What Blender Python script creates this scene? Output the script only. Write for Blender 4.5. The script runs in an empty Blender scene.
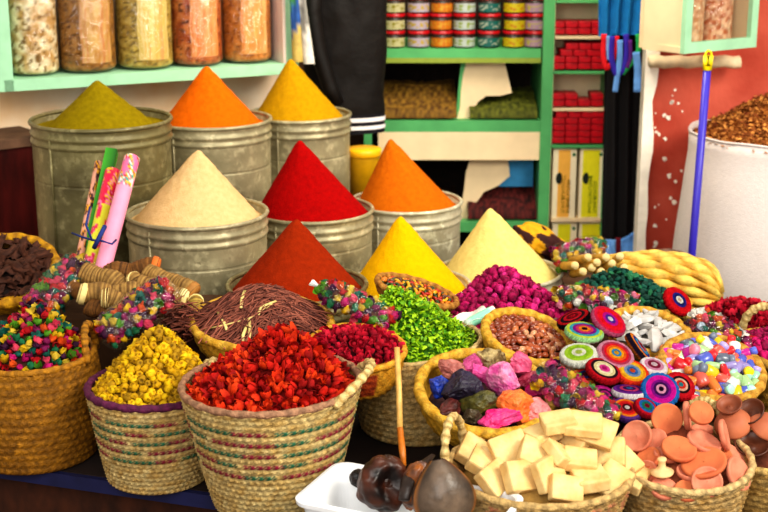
import bpy, bmesh, math, random
from mathutils import Vector, Matrix, Euler, noise
random.seed(11)
PI = math.pi
SC = bpy.context.scene
COL = SC.collection
# ------------------------------------------------------------------ camera
CAMZ, PITCH, F = 1.7, math.radians(15.4), 1400.0
cp, sp = math.cos(PITCH), math.sin(PITCH)
cam_d = bpy.data.cameras.new('camera'); cam = bpy.data.objects.new('camera', cam_d); COL.objects.link(cam)
cam.location = (0, 0, CAMZ); cam.rotation_euler = (PI/2 - PITCH, 0, 0)
cam_d.sensor_width = 36; cam_d.lens = F/768*36; cam_d.clip_start = .05
cam_d.dof.use_dof = True; cam_d.dof.focus_distance = 3.25; cam_d.dof.aperture_fstop = 4.5
SC.camera = cam
def ray(px, py):
    u, v = (px-384)/F, (256-py)/F
    return Vector((u, cp + v*sp, -sp + v*cp))
EYE = Vector((0, 0, CAMZ))
def at(px, py, y):
    d = ray(px, py); return EYE + d*(y/d.y)
def onz(px, py, z):
    d = ray(px, py); return EYE + d*((z-CAMZ)/d.z)
def onplane(px, py, M, h=0):
    n = M.to_3x3() @ Vector((0, 0, 1)); p0 = M @ Vector((0, 0, h)); d = ray(px, py)
    return EYE + d*((p0-EYE).dot(n)/d.dot(n))
def sz(n, px, py, y):
    d = ray(px, py); return n*(y/d.y)/F
# ------------------------------------------------------------------ colour + materials
def lin(c):
    if isinstance(c, str):
        c = c.lstrip('#'); c = [int(c[i:i+2], 16)/255 for i in (0, 2, 4)]
    return tuple((x/12.92 if x <= .04045 else ((x+.055)/1.055)**2.4) for x in c[:3])
def mixc(a, b, t): return tuple(a[i]*(1-t)+b[i]*t for i in range(3))
MATS = {}
def mat(name, color=None, rough=.7, src='flat', vary=.25, scale=40, bump=.0, bscale=120, metal=0, spec=.35, second=None, trans=0, sss=0, emit=0, coat=0, stretch=None):
    if name in MATS: return MATS[name]
    m = bpy.data.materials.new(name); m.use_nodes = True
    nt = m.node_tree; N = nt.nodes; L = nt.links
    b = N['Principled BSDF']
    b.inputs['Roughness'].default_value = rough; b.inputs['Metallic'].default_value = metal
    b.inputs['Specular IOR Level'].default_value = spec
    if trans: b.inputs['Transmission Weight'].default_value = trans
    if coat: b.inputs['Coat Weight'].default_value = coat; b.inputs['Coat Roughness'].default_value = .15
    tc = N.new('ShaderNodeTexCoord'); vec = tc.outputs['Object']
    if stretch:
        mp = N.new('ShaderNodeMapping'); mp.inputs['Scale'].default_value = stretch; L.new(vec, mp.inputs['Vector']); vec = mp.outputs['Vector']
    nz = N.new('ShaderNodeTexNoise'); nz.inputs['Scale'].default_value = scale; nz.inputs['Detail'].default_value = 4
    L.new(vec, nz.inputs['Vector'])
    ramp = N.new('ShaderNodeMapRange'); ramp.inputs[1].default_value = .3; ramp.inputs[2].default_value = .7
    ramp.inputs[3].default_value = 0; ramp.inputs[4].default_value = 1
    L.new(nz.outputs['Fac'], ramp.inputs[0])
    mx = N.new('ShaderNodeMix'); mx.data_type = 'RGBA'
    if src == 'flat':
        c = lin(color); c2 = lin(second) if second else tuple(x*(1-vary*1.6) for x in c)
        mx.inputs['A'].default_value = (*c, 1); mx.inputs['B'].default_value = (*c2, 1)
        L.new(ramp.outputs[0], mx.inputs['Factor'])
    else:
        if src == 'vcol':
            a = N.new('ShaderNodeAttribute'); a.attribute_name = 'Col'; out = a.outputs['Color']
        else:
            a = N.new('ShaderNodeObjectInfo'); out = a.outputs['Color']
        L.new(out, mx.inputs['A'])
        d = N.new('ShaderNodeMix'); d.data_type = 'RGBA'; d.blend_type = 'MULTIPLY'; d.inputs['Factor'].default_value = 1
        k = max(0, 1-vary*1.6); d.inputs['B'].default_value = (k, k, k, 1)
        L.new(out, d.inputs['A']); L.new(d.outputs['Result'], mx.inputs['B']); L.new(ramp.outputs[0], mx.inputs['Factor'])
    L.new(mx.outputs['Result'], b.inputs['Base Color'])
    if bump:
        n2 = N.new('ShaderNodeTexNoise'); n2.inputs['Scale'].default_value = bscale; n2.inputs['Detail'].default_value = 5
        L.new(vec, n2.inputs['Vector'])
        bp = N.new('ShaderNodeBump'); bp.inputs['Strength'].default_value = bump; bp.inputs['Distance'].default_value = .01
        L.new(n2.outputs['Fac'], bp.inputs['Height']); L.new(bp.outputs['Normal'], b.inputs['Normal'])
    if emit:
        b.inputs['Emission Strength'].default_value = emit; L.new(mx.outputs['Result'], b.inputs['Emission Color'])
    MATS[name] = m
    return m
def zinc_mat(name, base, dark):
    if name in MATS: return MATS[name]
    m = mat(name, base, rough=.45, vary=.3, scale=7, second=dark, bump=.15, bscale=60, metal=.3, spec=.45)
    nt = m.node_tree; N = nt.nodes; L = nt.links; b = N['Principled BSDF']
    src = b.inputs['Base Color'].links[0].from_socket
    vo = N.new('ShaderNodeTexVoronoi'); vo.inputs['Scale'].default_value = 75; n2 = N.new('ShaderNodeTexNoise'); n2.inputs['Scale'].default_value = 26; n2.inputs['Detail'].default_value = 6
    tc = N.new('ShaderNodeTexCoord'); L.new(tc.outputs['Object'], vo.inputs['Vector']); L.new(tc.outputs['Object'], n2.inputs['Vector'])
    mr = N.new('ShaderNodeMapRange'); mr.inputs[1].default_value = .45; mr.inputs[2].default_value = .68; mr.inputs[3].default_value = 0; mr.inputs[4].default_value = .55
    L.new(n2.outputs['Fac'], mr.inputs[0])
    mx = N.new('ShaderNodeMix'); mx.data_type = 'RGBA'; mx.inputs['B'].default_value = (*[min(1, x*1.9+.06) for x in lin(base)], 1)
    ml = N.new('ShaderNodeMath'); ml.operation = 'MULTIPLY'; vr = N.new('ShaderNodeSeparateColor'); L.new(vo.outputs['Color'], vr.inputs[0])
    L.new(mr.outputs[0], ml.inputs[0]); L.new(vr.outputs[0], ml.inputs[1]); L.new(ml.outputs[0], mx.inputs['Factor']); L.new(src, mx.inputs['A']); L.new(mx.outputs['Result'], b.inputs['Base Color'])
    return m
def film_mat(name, tint=(1, 1, 1), gloss=.22):
    if name in MATS: return MATS[name]
    m = bpy.data.materials.new(name); m.use_nodes = True; nt = m.node_tree; N = nt.nodes; L = nt.links
    N.remove(N['Principled BSDF'])
    t = N.new('ShaderNodeBsdfTransparent'); t.inputs[0].default_value = (*tint, 1)
    g = N.new('ShaderNodeBsdfGlossy'); g.inputs['Roughness'].default_value = .12
    tc = N.new('ShaderNodeTexCoord'); nz = N.new('ShaderNodeTexNoise'); nz.inputs['Scale'].default_value = 45; nz.inputs['Detail'].default_value = 3
    L.new(tc.outputs['Object'], nz.inputs['Vector'])
    bp = N.new('ShaderNodeBump'); bp.inputs['Strength'].default_value = .7; bp.inputs['Distance'].default_value = .02
    L.new(nz.outputs['Fac'], bp.inputs['Height']); L.new(bp.outputs['Normal'], g.inputs['Normal'])
    lw = N.new('ShaderNodeLayerWeight'); lw.inputs['Blend'].default_value = .25
    ma = N.new('ShaderNodeMath'); ma.operation = 'MULTIPLY_ADD'; ma.inputs[1].default_value = .22; ma.inputs[2].default_value = gloss*.5
    L.new(lw.outputs['Facing'], ma.inputs[0])
    mx = N.new('ShaderNodeMixShader'); L.new(ma.outputs[0], mx.inputs[0]); L.new(t.outputs[0], mx.inputs[1]); L.new(g.outputs[0], mx.inputs[2])
    L.new(mx.outputs[0], N['Material Output'].inputs['Surface'])
    MATS[name] = m
    return m
# ------------------------------------------------------------------ mesh builder
class MB:
    def __init__(s): s.v = []; s.f = []; s.c = []; s.cur = (1, 1, 1)
    def vert(s, p, c=None): s.v.append(tuple(p)); s.c.append(c or s.cur); return len(s.v)-1
    def grid(s, rows, closed=True, cols=None):
        """rows: list of lists of points"""
        n = len(rows[0]); base = len(s.v)
        for i, r in enumerate(rows):
            for j, p in enumerate(r): s.vert(p, cols[i][j] if cols else None)
        for i in range(len(rows)-1):
            for j in range(n if closed else n-1):
                k = (j+1) % n
                s.f.append((base+i*n+j, base+i*n+k, base+(i+1)*n+k, base+(i+1)*n+j))
        return base
    def cap(s, ring, flip=False, c=None):
        m = Vector((0, 0, 0))
        for i in ring: m += Vector(s.v[i])
        k = s.vert(m/len(ring), c)
        n = len(ring)
        for j in range(n):
            a, b = ring[j], ring[(j+1) % n]
            s.f.append((b, a, k) if flip else (a, b, k))
    def lathe(s, prof, seg=32, fn=None, cap0=False, cap1=False, M=None, col=None):
        rows = []; cols = []
        for i, (r, z) in enumerate(prof):
            row = []; cr = []
            for j in range(seg):
                a = 2*PI*j/seg
                p = Vector((r*math.cos(a), r*math.sin(a), z))
                if fn: p = fn(p, a, i)
                row.append(M @ p if M else p); cr.append(col(i, a) if col else s.cur)
            rows.append(row); cols.append(cr)
        b = s.grid(rows, True, cols)
        if cap0: s.cap([b+j for j in range(seg)], True, cols[0][0])
        if cap1: s.cap([b+(len(prof)-1)*seg+j for j in range(seg)], False, cols[-1][0])
    def tube(s, pts, rad, seg=8, cap=True, twist=0, amp=0, col=None, flat=1):
        pts = [Vector(p) for p in pts]; n = len(pts); rows = []; cols = []
        if not hasattr(rad, '__len__'): rad = [rad]*n
        up = Vector((0, 0, 1))
        t0 = (pts[1]-pts[0]).normalized()
        if abs(t0.dot(up)) > .9: up = Vector((1, 0, 0))
        side = t0.cross(up).normalized()
        for i in range(n):
            t = (pts[min(i+1, n-1)]-pts[max(i-1, 0)])
            t = t.normalized() if t.length > 1e-9 else t0
            side = (side - t*side.dot(t)); side = side.normalized() if side.length > 1e-6 else t.orthogonal().normalized()
            o = side.cross(t)
            row = []
            for j in range(seg):
                a = 2*PI*j/seg
                r = rad[i]*(1+amp*math.cos(2*a+twist*i))
                row.append(pts[i]+side*(r*math.cos(a))+o*(r*math.sin(a)*flat))
            rows.append(row); cols.append([col(i) if col else s.cur]*seg)
        b = s.grid(rows, True, cols)
        if cap:
            s.cap([b+j for j in range(seg)], True, cols[0][0]); s.cap([b+(n-1)*seg+j for j in range(seg)], False, cols[-1][0])
    def box(s, size, M=None, bev=0, c=None):
        x, y, z = size[0]/2, size[1]/2, size[2]/2
        if bev <= 0:
            b = [s.vert((M or Matrix()) @ Vector((i*x, j*y, k*z)), c) for i in (-1, 1) for j in (-1, 1) for k in (-1, 1)]
            for q in ((0, 1, 3, 2), (4, 6, 7, 5), (0, 4, 5, 1), (2, 3, 7, 6), (0, 2, 6, 4), (1, 5, 7, 3)): s.f.append(tuple(b[i] for i in q))
            return
        bm = bmesh.new(); bmesh.ops.create_cube(bm, size=1)
        for v in bm.verts: v.co = Vector((v.co.x*2*x, v.co.y*2*y, v.co.z*2*z))
        bmesh.ops.bevel(bm, geom=bm.edges[:], offset=bev, segments=2, affect='EDGES', profile=.5)
        s.addbm(bm, M, c)
    def addbm(s, bm, M=None, c=None, colfn=None):
        base = len(s.v); bm.verts.ensure_lookup_table()
        for v in bm.verts:
            v.index = len(s.v)-base
            s.vert((M @ v.co) if M else v.co.copy(), colfn(v.co) if colfn else c)
        for f in bm.faces: s.f.append(tuple(base+v.index for v in f.verts))
        bm.free()
    def ico(s, sub, fn, M=None, colfn=None, c=None):
        bm = bmesh.new(); bmesh.ops.create_icosphere(bm, subdivisions=sub, radius=1)
        for v in bm.verts: v.co = fn(v.co.copy())
        s.addbm(bm, M, c, colfn)
    def mesh(s, name, m, smooth=True, color=True):
        me = bpy.data.meshes.new(name); me.from_pydata(s.v, [], s.f); me.update()
        if color:
            a = me.color_attributes.new('Col', 'FLOAT_COLOR', 'POINT')
            flat = []
            for c in s.c: flat.extend((c[0], c[1], c[2], 1))
            a.data.foreach_set('color', flat)
        if smooth: me.polygons.foreach_set('use_smooth', [True]*len(me.polygons))
        for x in (m if isinstance(m, (list, tuple)) else [m]): me.materials.append(x)
        bm = bmesh.new(); bm.from_mesh(me); bmesh.ops.recalc_face_normals(bm, faces=bm.faces[:]); bm.to_mesh(me); bm.free()
        return me
    def build(s, name, m, parent=None, M=None, smooth=True):
        return link(name, s.mesh(name, m, smooth), parent, M)
def link(name, me, parent=None, M=None):
    o = bpy.data.objects.new(name, me); COL.objects.link(o)
    if parent: o.parent = parent
    if M is not None: o.matrix_local = M
    return o
def tag(o, label=None, cat=None, group=None, kind=None):
    if label: o['label'] = label
    if cat: o['category'] = cat
    if group: o['group'] = group
    if kind: o['kind'] = kind
    return o
def thing(name, label, cat, M=None, group=None):
    o = bpy.data.objects.new(name, None); COL.objects.link(o); o.empty_display_size = .02
    if M is not None: o.matrix_world = M
    return tag(o, label, cat, group)
def struct(name, mb, m, smooth=False):
    return tag(mb.build(name, m, smooth=smooth), kind='structure')
def dup(root, M, label=None, group=None, color=None):
    r = root.copy(); COL.objects.link(r); r.matrix_world = M
    if label: r['label'] = label
    if group: r['group'] = group
    if color: r.color = (*color, 1)
    for ch in list(root.children):
        c = ch.copy(); COL.objects.link(c); c.parent = r
        if color: c.color = (*color, 1)
        for g in list(ch.children):
            d = g.copy(); COL.objects.link(d); d.parent = c
    return r
def T(p): return Matrix.Translation(Vector(p))
def R(ax, ay, az): return Euler((math.radians(ax), math.radians(ay), math.radians(az))).to_matrix().to_4x4()
def S(x, y=None, z=None):
    y = x if y is None else y; z = x if z is None else z
    return Matrix.Diagonal((x, y, z, 1))
def rrot(): return Euler((random.uniform(0, 2*PI), random.uniform(0, 2*PI), random.uniform(0, 2*PI))).to_matrix().to_4x4()
def nz3(p, s): return noise.noise(Vector(p)*s)
# ------------------------------------------------------------------ heaps
class Heap:
    """a mound inside a container; frame M, local half-axes, height, power, apex shift, tilt"""
    def __init__(s, M, rx, ry, h, p=1.6, ax=0, ay=0, kx=0, ky=0, rough=.006, z0=0):
        s.M, s.rx, s.ry, s.h, s.p, s.ax, s.ay, s.kx, s.ky, s.rough, s.z0 = M, rx, ry, h, p, ax, ay, kx, ky, rough, z0
    def local(s, rho, th):
        x = s.ax*(1-rho)+s.rx*rho*math.cos(th); y = s.ay*(1-rho)+s.ry*rho*math.sin(th)
        z = s.z0+s.h*(1-rho**s.p)+s.kx*x+s.ky*y
        return Vector((x, y, z))
    def normal(s, rho, th):
        r = max(rho, .05); e = .02
        a = s.local(min(r+e, 1.2), th)-s.local(r-e, th); b = s.local(r, th+e/r)-s.local(r, th-e/r)
        n = a.cross(b)
        return n.normalized() if n.z > 0 else (-n).normalized()
    def core(s, name, m, label, cat, c=(.3, .3, .3), c2=None, drop=.008, group=None, seg=40, rings=14, nsc=60, mb=None):
        mb = mb or MB(); rows = []; cols = []
        for i in range(rings+1):
            rho = max(.001, i/rings)
            row = []; cr = []
            for j in range(seg):
                p = s.local(rho, 2*PI*j/seg); k = nz3(p, nsc)
                p.z += k*s.rough*1.2-drop
                row.append(p); cr.append(mixc(c, c2 or c, max(0, min(1, .5+k))))
            rows.append(row); cols.append(cr)
        skirt = [Vector((p.x*.9, p.y*.9, p.z-.03)) for p in rows[-1]]
        rows.append(skirt); cols.append(cols[-1])
        mb.grid(rows, True, cols)
        o = mb.build(name, m); o.matrix_world = s.M
        return tag(o, label, cat, group, 'stuff')
    def scatter(s, n, gap, seed=1, rmax=1.0, tries=40, lift=0, cond=None):
        rnd = random.Random(seed); pts = []; cell = {}
        for _ in range(n*tries):
            if len(pts) >= n: break
            rho = rmax*math.sqrt(rnd.random()); th = rnd.uniform(0, 2*PI)
            p = s.local(rho, th)
            if cond and not cond(p): continue
            k = (int(p.x//gap), int(p.y//gap), int(p.z//gap)); ok = True
            for dx in (-1, 0, 1):
                for dy in (-1, 0, 1):
                    for dz in (-1, 0, 1):
                        for q in cell.get((k[0]+dx, k[1]+dy, k[2]+dz), ()):
                            if (q-p).length < gap: ok = False
            if not ok: continue
            cell.setdefault(k, []).append(p)
            nrm = s.normal(rho, th)
            pts.append((p+nrm*lift, nrm))
        return pts
def place(heap, pts, protos, scale=(.85, 1.2), tilt=35, seed=3, upright=True, labels=None, group=None, colors=None, flat=False):
    """protos: list of (root, weight); copies are linked one by one"""
    rnd = random.Random(seed); out = []
    for p, n in pts:
        pr = rnd.choice(protos)
        q = Vector((0, 0, 1)).rotation_difference(n).to_matrix().to_4x4() if upright else Matrix()
        t = math.radians(tilt)
        Rm = q @ Euler((rnd.uniform(-t, t), rnd.uniform(-t, t), rnd.uniform(0, 2*PI))).to_matrix().to_4x4()
        if not upright: Rm = Euler((rnd.uniform(0, 6.3), rnd.uniform(0, 6.3), rnd.uniform(0, 6.3))).to_matrix().to_4x4()
        M = heap.M @ T(p) @ Rm @ S(rnd.uniform(*scale))
        i = rnd.randrange(len(colors)) if colors else 0
        out.append(dup(pr, M, labels[i] if isinstance(labels, list) else labels, group, colors[i] if colors else None))
    return out
def proto_from(name, mb, m, cat, smooth=True):
    o = mb.build(name, m, smooth=smooth); o['category'] = cat
    return o
PROTOS = []
def proto(name, mb, m, cat, smooth=True):
    o = proto_from(name, mb, m, cat, smooth); PROTOS.append(o); return o
def drop_protos():
    for o in PROTOS:
        for c in list(o.children): bpy.data.objects.remove(c)
        bpy.data.objects.remove(o)
def settle(heap, px, py, lift=.01, rmax=1.06):
    """first point along the sight line that lies on the heap surface (frame M must be upright)"""
    Mi = heap.M.inverted(); y = 1.8
    while y < 5.2:
        q = at(px, py, y); l = Mi @ q; rho = 0
        # solve rho for apex-shifted ellipse
        for _ in range(6):
            rho = math.hypot((l.x-heap.ax*(1-min(rho, 1)))/heap.rx, (l.y-heap.ay*(1-min(rho, 1)))/heap.ry)
        if rho < rmax and l.z <= heap.z0+heap.h*(1-min(rho, 1)**heap.p)+heap.kx*l.x+heap.ky*l.y+lift: return q
        y += .004
    return at(px, py, heap.M.translation.y)
# ================================================================== lighting
w = bpy.data.worlds.new('world'); SC.world = w; w.use_nodes = True
w.node_tree.nodes['Background'].inputs[0].default_value = (1.0, .95, .86, 1); w.node_tree.nodes['Background'].inputs[1].default_value = .5
def area(name, loc, target, size, energy, color, sy=None):
    l = bpy.data.lights.new(name, 'AREA'); l.shape = 'RECTANGLE'; l.size = size; l.size_y = sy or size; l.energy = energy; l.color = color
    o = bpy.data.objects.new(name, l); COL.objects.link(o); o.location = loc
    o.rotation_euler = (Vector(target)-Vector(loc)).to_track_quat('-Z', 'Y').to_euler(); return o
area('street_light_opening', (3.2, .6, 3.6), (.2, 3.7, .5), 1.8, 180, (1, .94, .82))
area('front_fill', (-.5, -.4, 2.5), (-.1, 4.2, .6), 2.2, 72, (1, .97, .93))  # added fill from the front, set low to brighten the basket fronts
area('back_shelf_fill', (.35, 4.5, 2.4), (.35, 5.6, .7), .7, 26, (1, .9, .74))  # added fill to brighten the back shelves, no lamp hangs there
sun = bpy.data.lights.new('sun_bounce', 'SUN'); sun.energy = .5; sun.angle = .6; sun.color = (1, .92, .8)
so = bpy.data.objects.new('sun_bounce', sun); COL.objects.link(so); so.rotation_euler = (math.radians(50), 0, math.radians(38))
SC.view_settings.view_transform = 'Standard'; SC.view_settings.look = 'Medium High Contrast'; SC.view_settings.exposure = .22; SC.view_settings.gamma = 1.0
# ================================================================== materials
VC = mat('tinted_matte', src='vcol', rough=.75, vary=.22, scale=60, bump=.25, bscale=200, spec=.25)
VCS = mat('tinted_satin', src='vcol', rough=.4, vary=.2, scale=50, bump=.15, bscale=120, spec=.45)
STRAW = mat('woven_palm', src='vcol', rough=.65, vary=.33, scale=90, bump=.5, bscale=260, spec=.3)
OC = mat('object_colour_dry', src='obj', rough=.7, vary=.35, scale=70, bump=.3, bscale=200, spec=.25)
OCS = mat('object_colour_satin', src='obj', rough=.38, vary=.15, scale=40, spec=.5)
FELT = mat('wool_crochet', src='vcol', rough=.95, vary=.2, scale=160, bump=.8, bscale=420, spec=.1)
MINT = mat('mint_paint', '#A6DAB2', rough=.55, vary=.1, scale=14)
GREEN = mat('green_paint', '#57A866', rough=.5, vary=.12, scale=12)
CREAMP = mat('cream_board', '#EBD3AA', rough=.7, vary=.1, scale=8)
WHITEW = mat('white_wall_plaster', '#FBF0DC', rough=.85, vary=.1, scale=4, bump=.2, bscale=30, second='#F2C48E')
REDW = mat('red_plaster', '#C9604C', rough=.85, vary=.3, scale=5, bump=.4, bscale=24, second='#A83E2C')
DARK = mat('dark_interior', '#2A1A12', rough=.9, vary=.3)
# ================================================================== setting
def yawbox(mb, O, e, n, s0, s1, d0, d1, z0, z1, c=None):
    b = []
    for s in (s0, s1):
        for d in (d0, d1):
            for z in (z0, z1): b.append(mb.vert((O[0]+e[0]*s+n[0]*d, O[1]+e[1]*s+n[1]*d, z), c))
    for q in ((0, 1, 3, 2), (4, 6, 7, 5), (0, 4, 5, 1), (2, 3, 7, 6), (0, 2, 6, 4), (1, 5, 7, 3)): mb.f.append(tuple(b[i] for i in q))
E0, N0 = (1, 0), (0, 1)
mb = MB(); yawbox(mb, (0, 0), E0, N0, -4, 4.5, 0.5, 8, -.05, 0); struct('floor', mb, mat('stone_floor', '#6E5140', rough=.85, vary=.3, scale=6, bump=.3, bscale=20))
SH0 = at(5, 92, 4.55); ang = math.radians(25)
eL, nL = (math.cos(ang), math.sin(ang)), (-math.sin(ang), math.cos(ang)); OL = (SH0.x, SH0.y)
mb = MB(); yawbox(mb, OL, eL, nL, -1.6, 1.06, .26, .36, 0, 2.6); struct('wall_left', mb, WHITEW)
mb = MB(); yawbox(mb, (0, 0), E0, N0, -2.4, 1.5, 6.15, 6.25, 0, 2.6); struct('wall_back', mb, mat('back_plaster', '#5A4030', rough=.9, vary=.2))
pl = at(651, 100, 5.02)
mb = MB(); yawbox(mb, (pl.x, 5.06), E0, N0, 0, 2.4, 0, .3, 0, 2.6); struct('wall_right', mb, REDW)
# whitewashed edge of the red wall
mb = MB(); prof = []
zs = [i*.06 for i in range(44)]
for z in zs:
    wv = nz3((0, 3, z), 6)*.012
    prof.append((z, wv))
rows = []
for z, wv in prof:
    x0, x1 = pl.x-.030, pl.x+.010+wv*1.2+(.008 if z > .95 else -.004)
    rows.append([Vector((x0, 5.0, z)), Vector((x1, 5.0, z)), Vector((x1+.01, 5.07, z)), Vector((x0+.004, 5.09, z))])
mb.grid(rows, True)
struct('trim_1', mb, mat('whitewash', '#FBF3E2', rough=.85, vary=.1, scale=20, bump=.4, bscale=40), smooth=False)
# peeling whitewash flecks on the red wall
mb = MB(); rnd = random.Random(5)
for k in range(26):
    px, py = rnd.choice([(658, 148), (672, 172), (660, 130), (668, 205), (664, 100), (675, 90), (655, 235)]); px += rnd.gauss(0, 6); py += rnd.gauss(0, 16)
    c = at(max(px, 655), py, 5.057); r = rnd.uniform(.003, .011)
    ring = [mb.vert((c.x+r*rnd.uniform(.5, 1.2)*math.cos(a*PI/4), 5.056, c.z+r*rnd.uniform(.5, 1.4)*math.sin(a*PI/4))) for a in range(8)]
    mb.cap(ring)
struct('trim_2', mb, MATS['whitewash'])
# beam under the wall box
a, b = at(649, 56, 4.98), at(740, 54, 4.98)
mb = MB(); pts = [Vector((a.x+(b.x-a.x)*i/12, 4.975, a.z-.020+.003*math.sin(i*2.1))) for i in range(13)]
mb.tube(pts, [.028]*13, seg=8, flat=.8)
tag(mb.build('wooden_beam', mat('chalky_beam', '#F1DDB5', rough=.8, vary=.25, scale=18, bump=.4, bscale=30)), 'rough whitewashed wooden beam under the wall box on the right', 'beam')

# ------------------------------------------------------------------ the stall
STALL = thing('market_table', 'low market table with navy blue edge carrying all the baskets', 'table', T((0, 3.2, 0)))
TZ = .35
def poly_prism(mb, poly, z0, z1):
    n = len(poly); lo = [mb.vert((x, y, z0)) for x, y in poly]; hi = [mb.vert((x, y, z1)) for x, y in poly]
    mb.f.append(tuple(hi)); mb.f.append(tuple(reversed(lo)))
    for i in range(n): k = (i+1) % n; mb.f.append((lo[i], lo[k], hi[k], hi[i]))
e0, e1 = onz(-90, 452, TZ), onz(231, 498, TZ)
poly = [(e0.x, e0.y), (e1.x, e1.y), (e1.x+.03, 2.38), (1.5, 2.2), (1.6, 4.2), (1.0, 4.3), (.3, 5.06), (-.3, 5.08), (-.72, 4.86), (-1.08, 4.42), (-1.45, 4.2)]
loc = [(x, y-3.2) for x, y in poly]
NAVY = mat('navy_board', '#1F2350', rough=.6, vary=.3, scale=12)
DARKWOOD = mat('dark_wood', '#4A2410', rough=.7, vary=.4, scale=14, stretch=(1, 6, 1))
mb = MB(); poly_prism(mb, loc, TZ-.035, TZ-.002); mb.build('edge_board', NAVY, STALL, smooth=False)
cx, cy = sum(p[0] for p in loc)/len(loc), sum(p[1] for p in loc)/len(loc)
mb = MB(); poly_prism(mb, [(cx+(x-cx)*.99, cy+(y-cy)*.985) for x, y in loc], TZ-.0025, TZ); mb.build('tabletop', mat('dark_table_cloth', '#2A1C18', rough=.8, vary=.3, scale=10), STALL, smooth=False)
mb = MB(); poly_prism(mb, [(cx+(x-cx)*.95, cy+(y-cy)*.95) for x, y in loc], .0, TZ-.036); mb.build('front_panel', DARKWOOD, STALL, smooth=False)
def riser(p0, p1, wd, top, ext=.2, z0=None):
    a, b = Vector(p0), Vector(p1); d = (b-a).normalized(); n = Vector((-d.y, d.x)); mb = MB()
    yawbox(mb, (a.x, a.y-3.2), d, n, -ext, (b-a).length+ext, -wd/2, wd/2, TZ+.001, top)
    mb.build('riser', mat('riser_wood', '#5A3A20', rough=.8, vary=.3, scale=10, stretch=(1, 5, 1)), STALL, smooth=False)
riser((-.869, 4.2), (-.302, 4.85), .44, .52)
riser((-.536, 3.9), (.073, 4.5), .42, .43)
riser((-1.25, 3.51), (-.44, 3.51), .28, .585, 0)
riser((-.40, 3.24), (-.18, 3.24), .22, .52, 0)
riser((.25, 3.3), (.385, 3.3), .2, .47, 0)
riser((.15, 2.985), (.32, 2.985), .17, .425, 0)
riser((-.085, 4.96), (-.035, 4.96), .09, at(364, 200, 4.95).z-.001, 0)
riser((.46, 3.1), (.66, 3.1), .27, .45, 0)
riser((.67, 3.28), (.85, 3.28), .36, .43, 0)
riser((.54, 3.73), (.81, 3.73), .2, .488, 0)
riser((.92, 3.66), (1.08, 3.66), .2, .449, 0)
riser((.62, 3.98), (1.1, 3.98), .16, .385, 0)
riser((.56, 4.22), (.72, 4.22), .2, .46, 0)

# ------------------------------------------------------------------ zinc tubs and spice cones
Z1 = zinc_mat('zinc_olive', '#7E764E', '#5C5436'); Z2 = zinc_mat('zinc_grey', '#A9A07E', '#7F775A'); Z3 = zinc_mat('zinc_pale', '#C4BDA2', '#9A9378')
SPICE = dict(bump=.35, bscale=260, rough=.95, spec=.05, vary=.08, scale=70)
def tub(p, R_, z0, m, label):
    h = p.z-z0; M = T((p.x, p.y, z0))
    t = thing('zinc_tub', label, 'tub', M)
    prof = [(R_*.955, 0), (R_*.96, .004)]
    def bead(z, d=.005, wd=.009): return [(R_*.965, z-wd), (R_*.968+d*.7, z-wd*.5), (R_*.968+d, z), (R_*.968+d*.7, z+wd*.5), (R_*.965, z+wd)]
    def groove(z): return [(R_*.965, z-.004), (R_*.965-.004, z), (R_*.965, z+.004)]
    if h > .3: prof += [(R_*.962, h*.25)]
    g = h*.62 if h > .26 else h*.5
    prof += groove(g) + bead(h-.058) + bead(h-.034) + [(R_*.97, h-.016), (R_*.975, h-.008)]
    fine = [prof[0]]
    for q in prof[1:]:
        p0 = fine[-1]; d_ = math.hypot(q[0]-p0[0], q[1]-p0[1])
        if d_ > .012:
            for e_ in (.002/d_, 1-.002/d_): fine.append((p0[0]+(q[0]-p0[0])*e_, p0[1]+(q[1]-p0[1])*e_))
        fine.append(q)
    mb = MB(); mb.lathe(fine, 72, cap0=True)
    inner = [(R_*.975, h-.008), (R_*.94, h-.010), (R_*.935, h-.09)]
    mb.lathe(inner, 72, cap1=True)
    mb.build('tub_body', m, t)
    mb = MB(); mb.tube([Vector((R_*.975*math.cos(a*PI/36), R_*.975*math.sin(a*PI/36), h-.004)) for a in range(73)], .0065, 8)
    mb.build('rolled_rim', m, t)
    mb = MB(); a0 = random.uniform(-2.4, -1.9)
    mb.tube([Vector((R_*.972*math.cos(a0), R_*.972*math.sin(a0), z)) for z in (.02, g-.006, g+.006, h-.02)], .004, 6); mb.build('seam', m, t)
    return t
def cone(p, R_, apex, c, c2, label, rr=.9, y=None):
    zb = p.z-.022; H = apex.z-zb; M = T((p.x, p.y, zb)); ax, ay = apex.x-p.x, 0
    mb = MB(); rows = []; n = 96; rings = 40
    for i in range(rings+1):
        rho = max(.002, i/rings)
        z = H*(1-rho) ; k = .05
        z = H*(1-(math.sqrt(rho*rho+k*k)-k*.35*(1-rho)))if rho < .3 else H*(1-rho)*(1 if rho < .9 else 1)
        row = []
        for j in range(n):
            a = 2*PI*j/n; w_ = 1+.012*noise.noise(Vector((math.cos(a)*2, math.sin(a)*2, p.x*9+rho*2)))
            row.append(Vector((ax*(1-rho)+rr*R_*rho*w_*math.cos(a), ay*(1-rho)+rr*R_*rho*w_*math.sin(a), z+.0025*noise.noise(Vector((math.cos(a)*rho*14, math.sin(a)*rho*14, p.x))))))
        rows.append(row)
    rows.append([Vector((R_*.932*math.cos(2*PI*j/n), R_*.932*math.sin(2*PI*j/n), -.002)) for j in range(n)])
    mb.grid(rows, True); mb.cap(list(range(n)), True)
    m = mat('spice_powder_'+str(len(MATS)), c, second=c2, **SPICE)
    o = mb.build('spice_cone', m); o.matrix_world = M
    tag(o, label, 'spice'); return o
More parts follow.
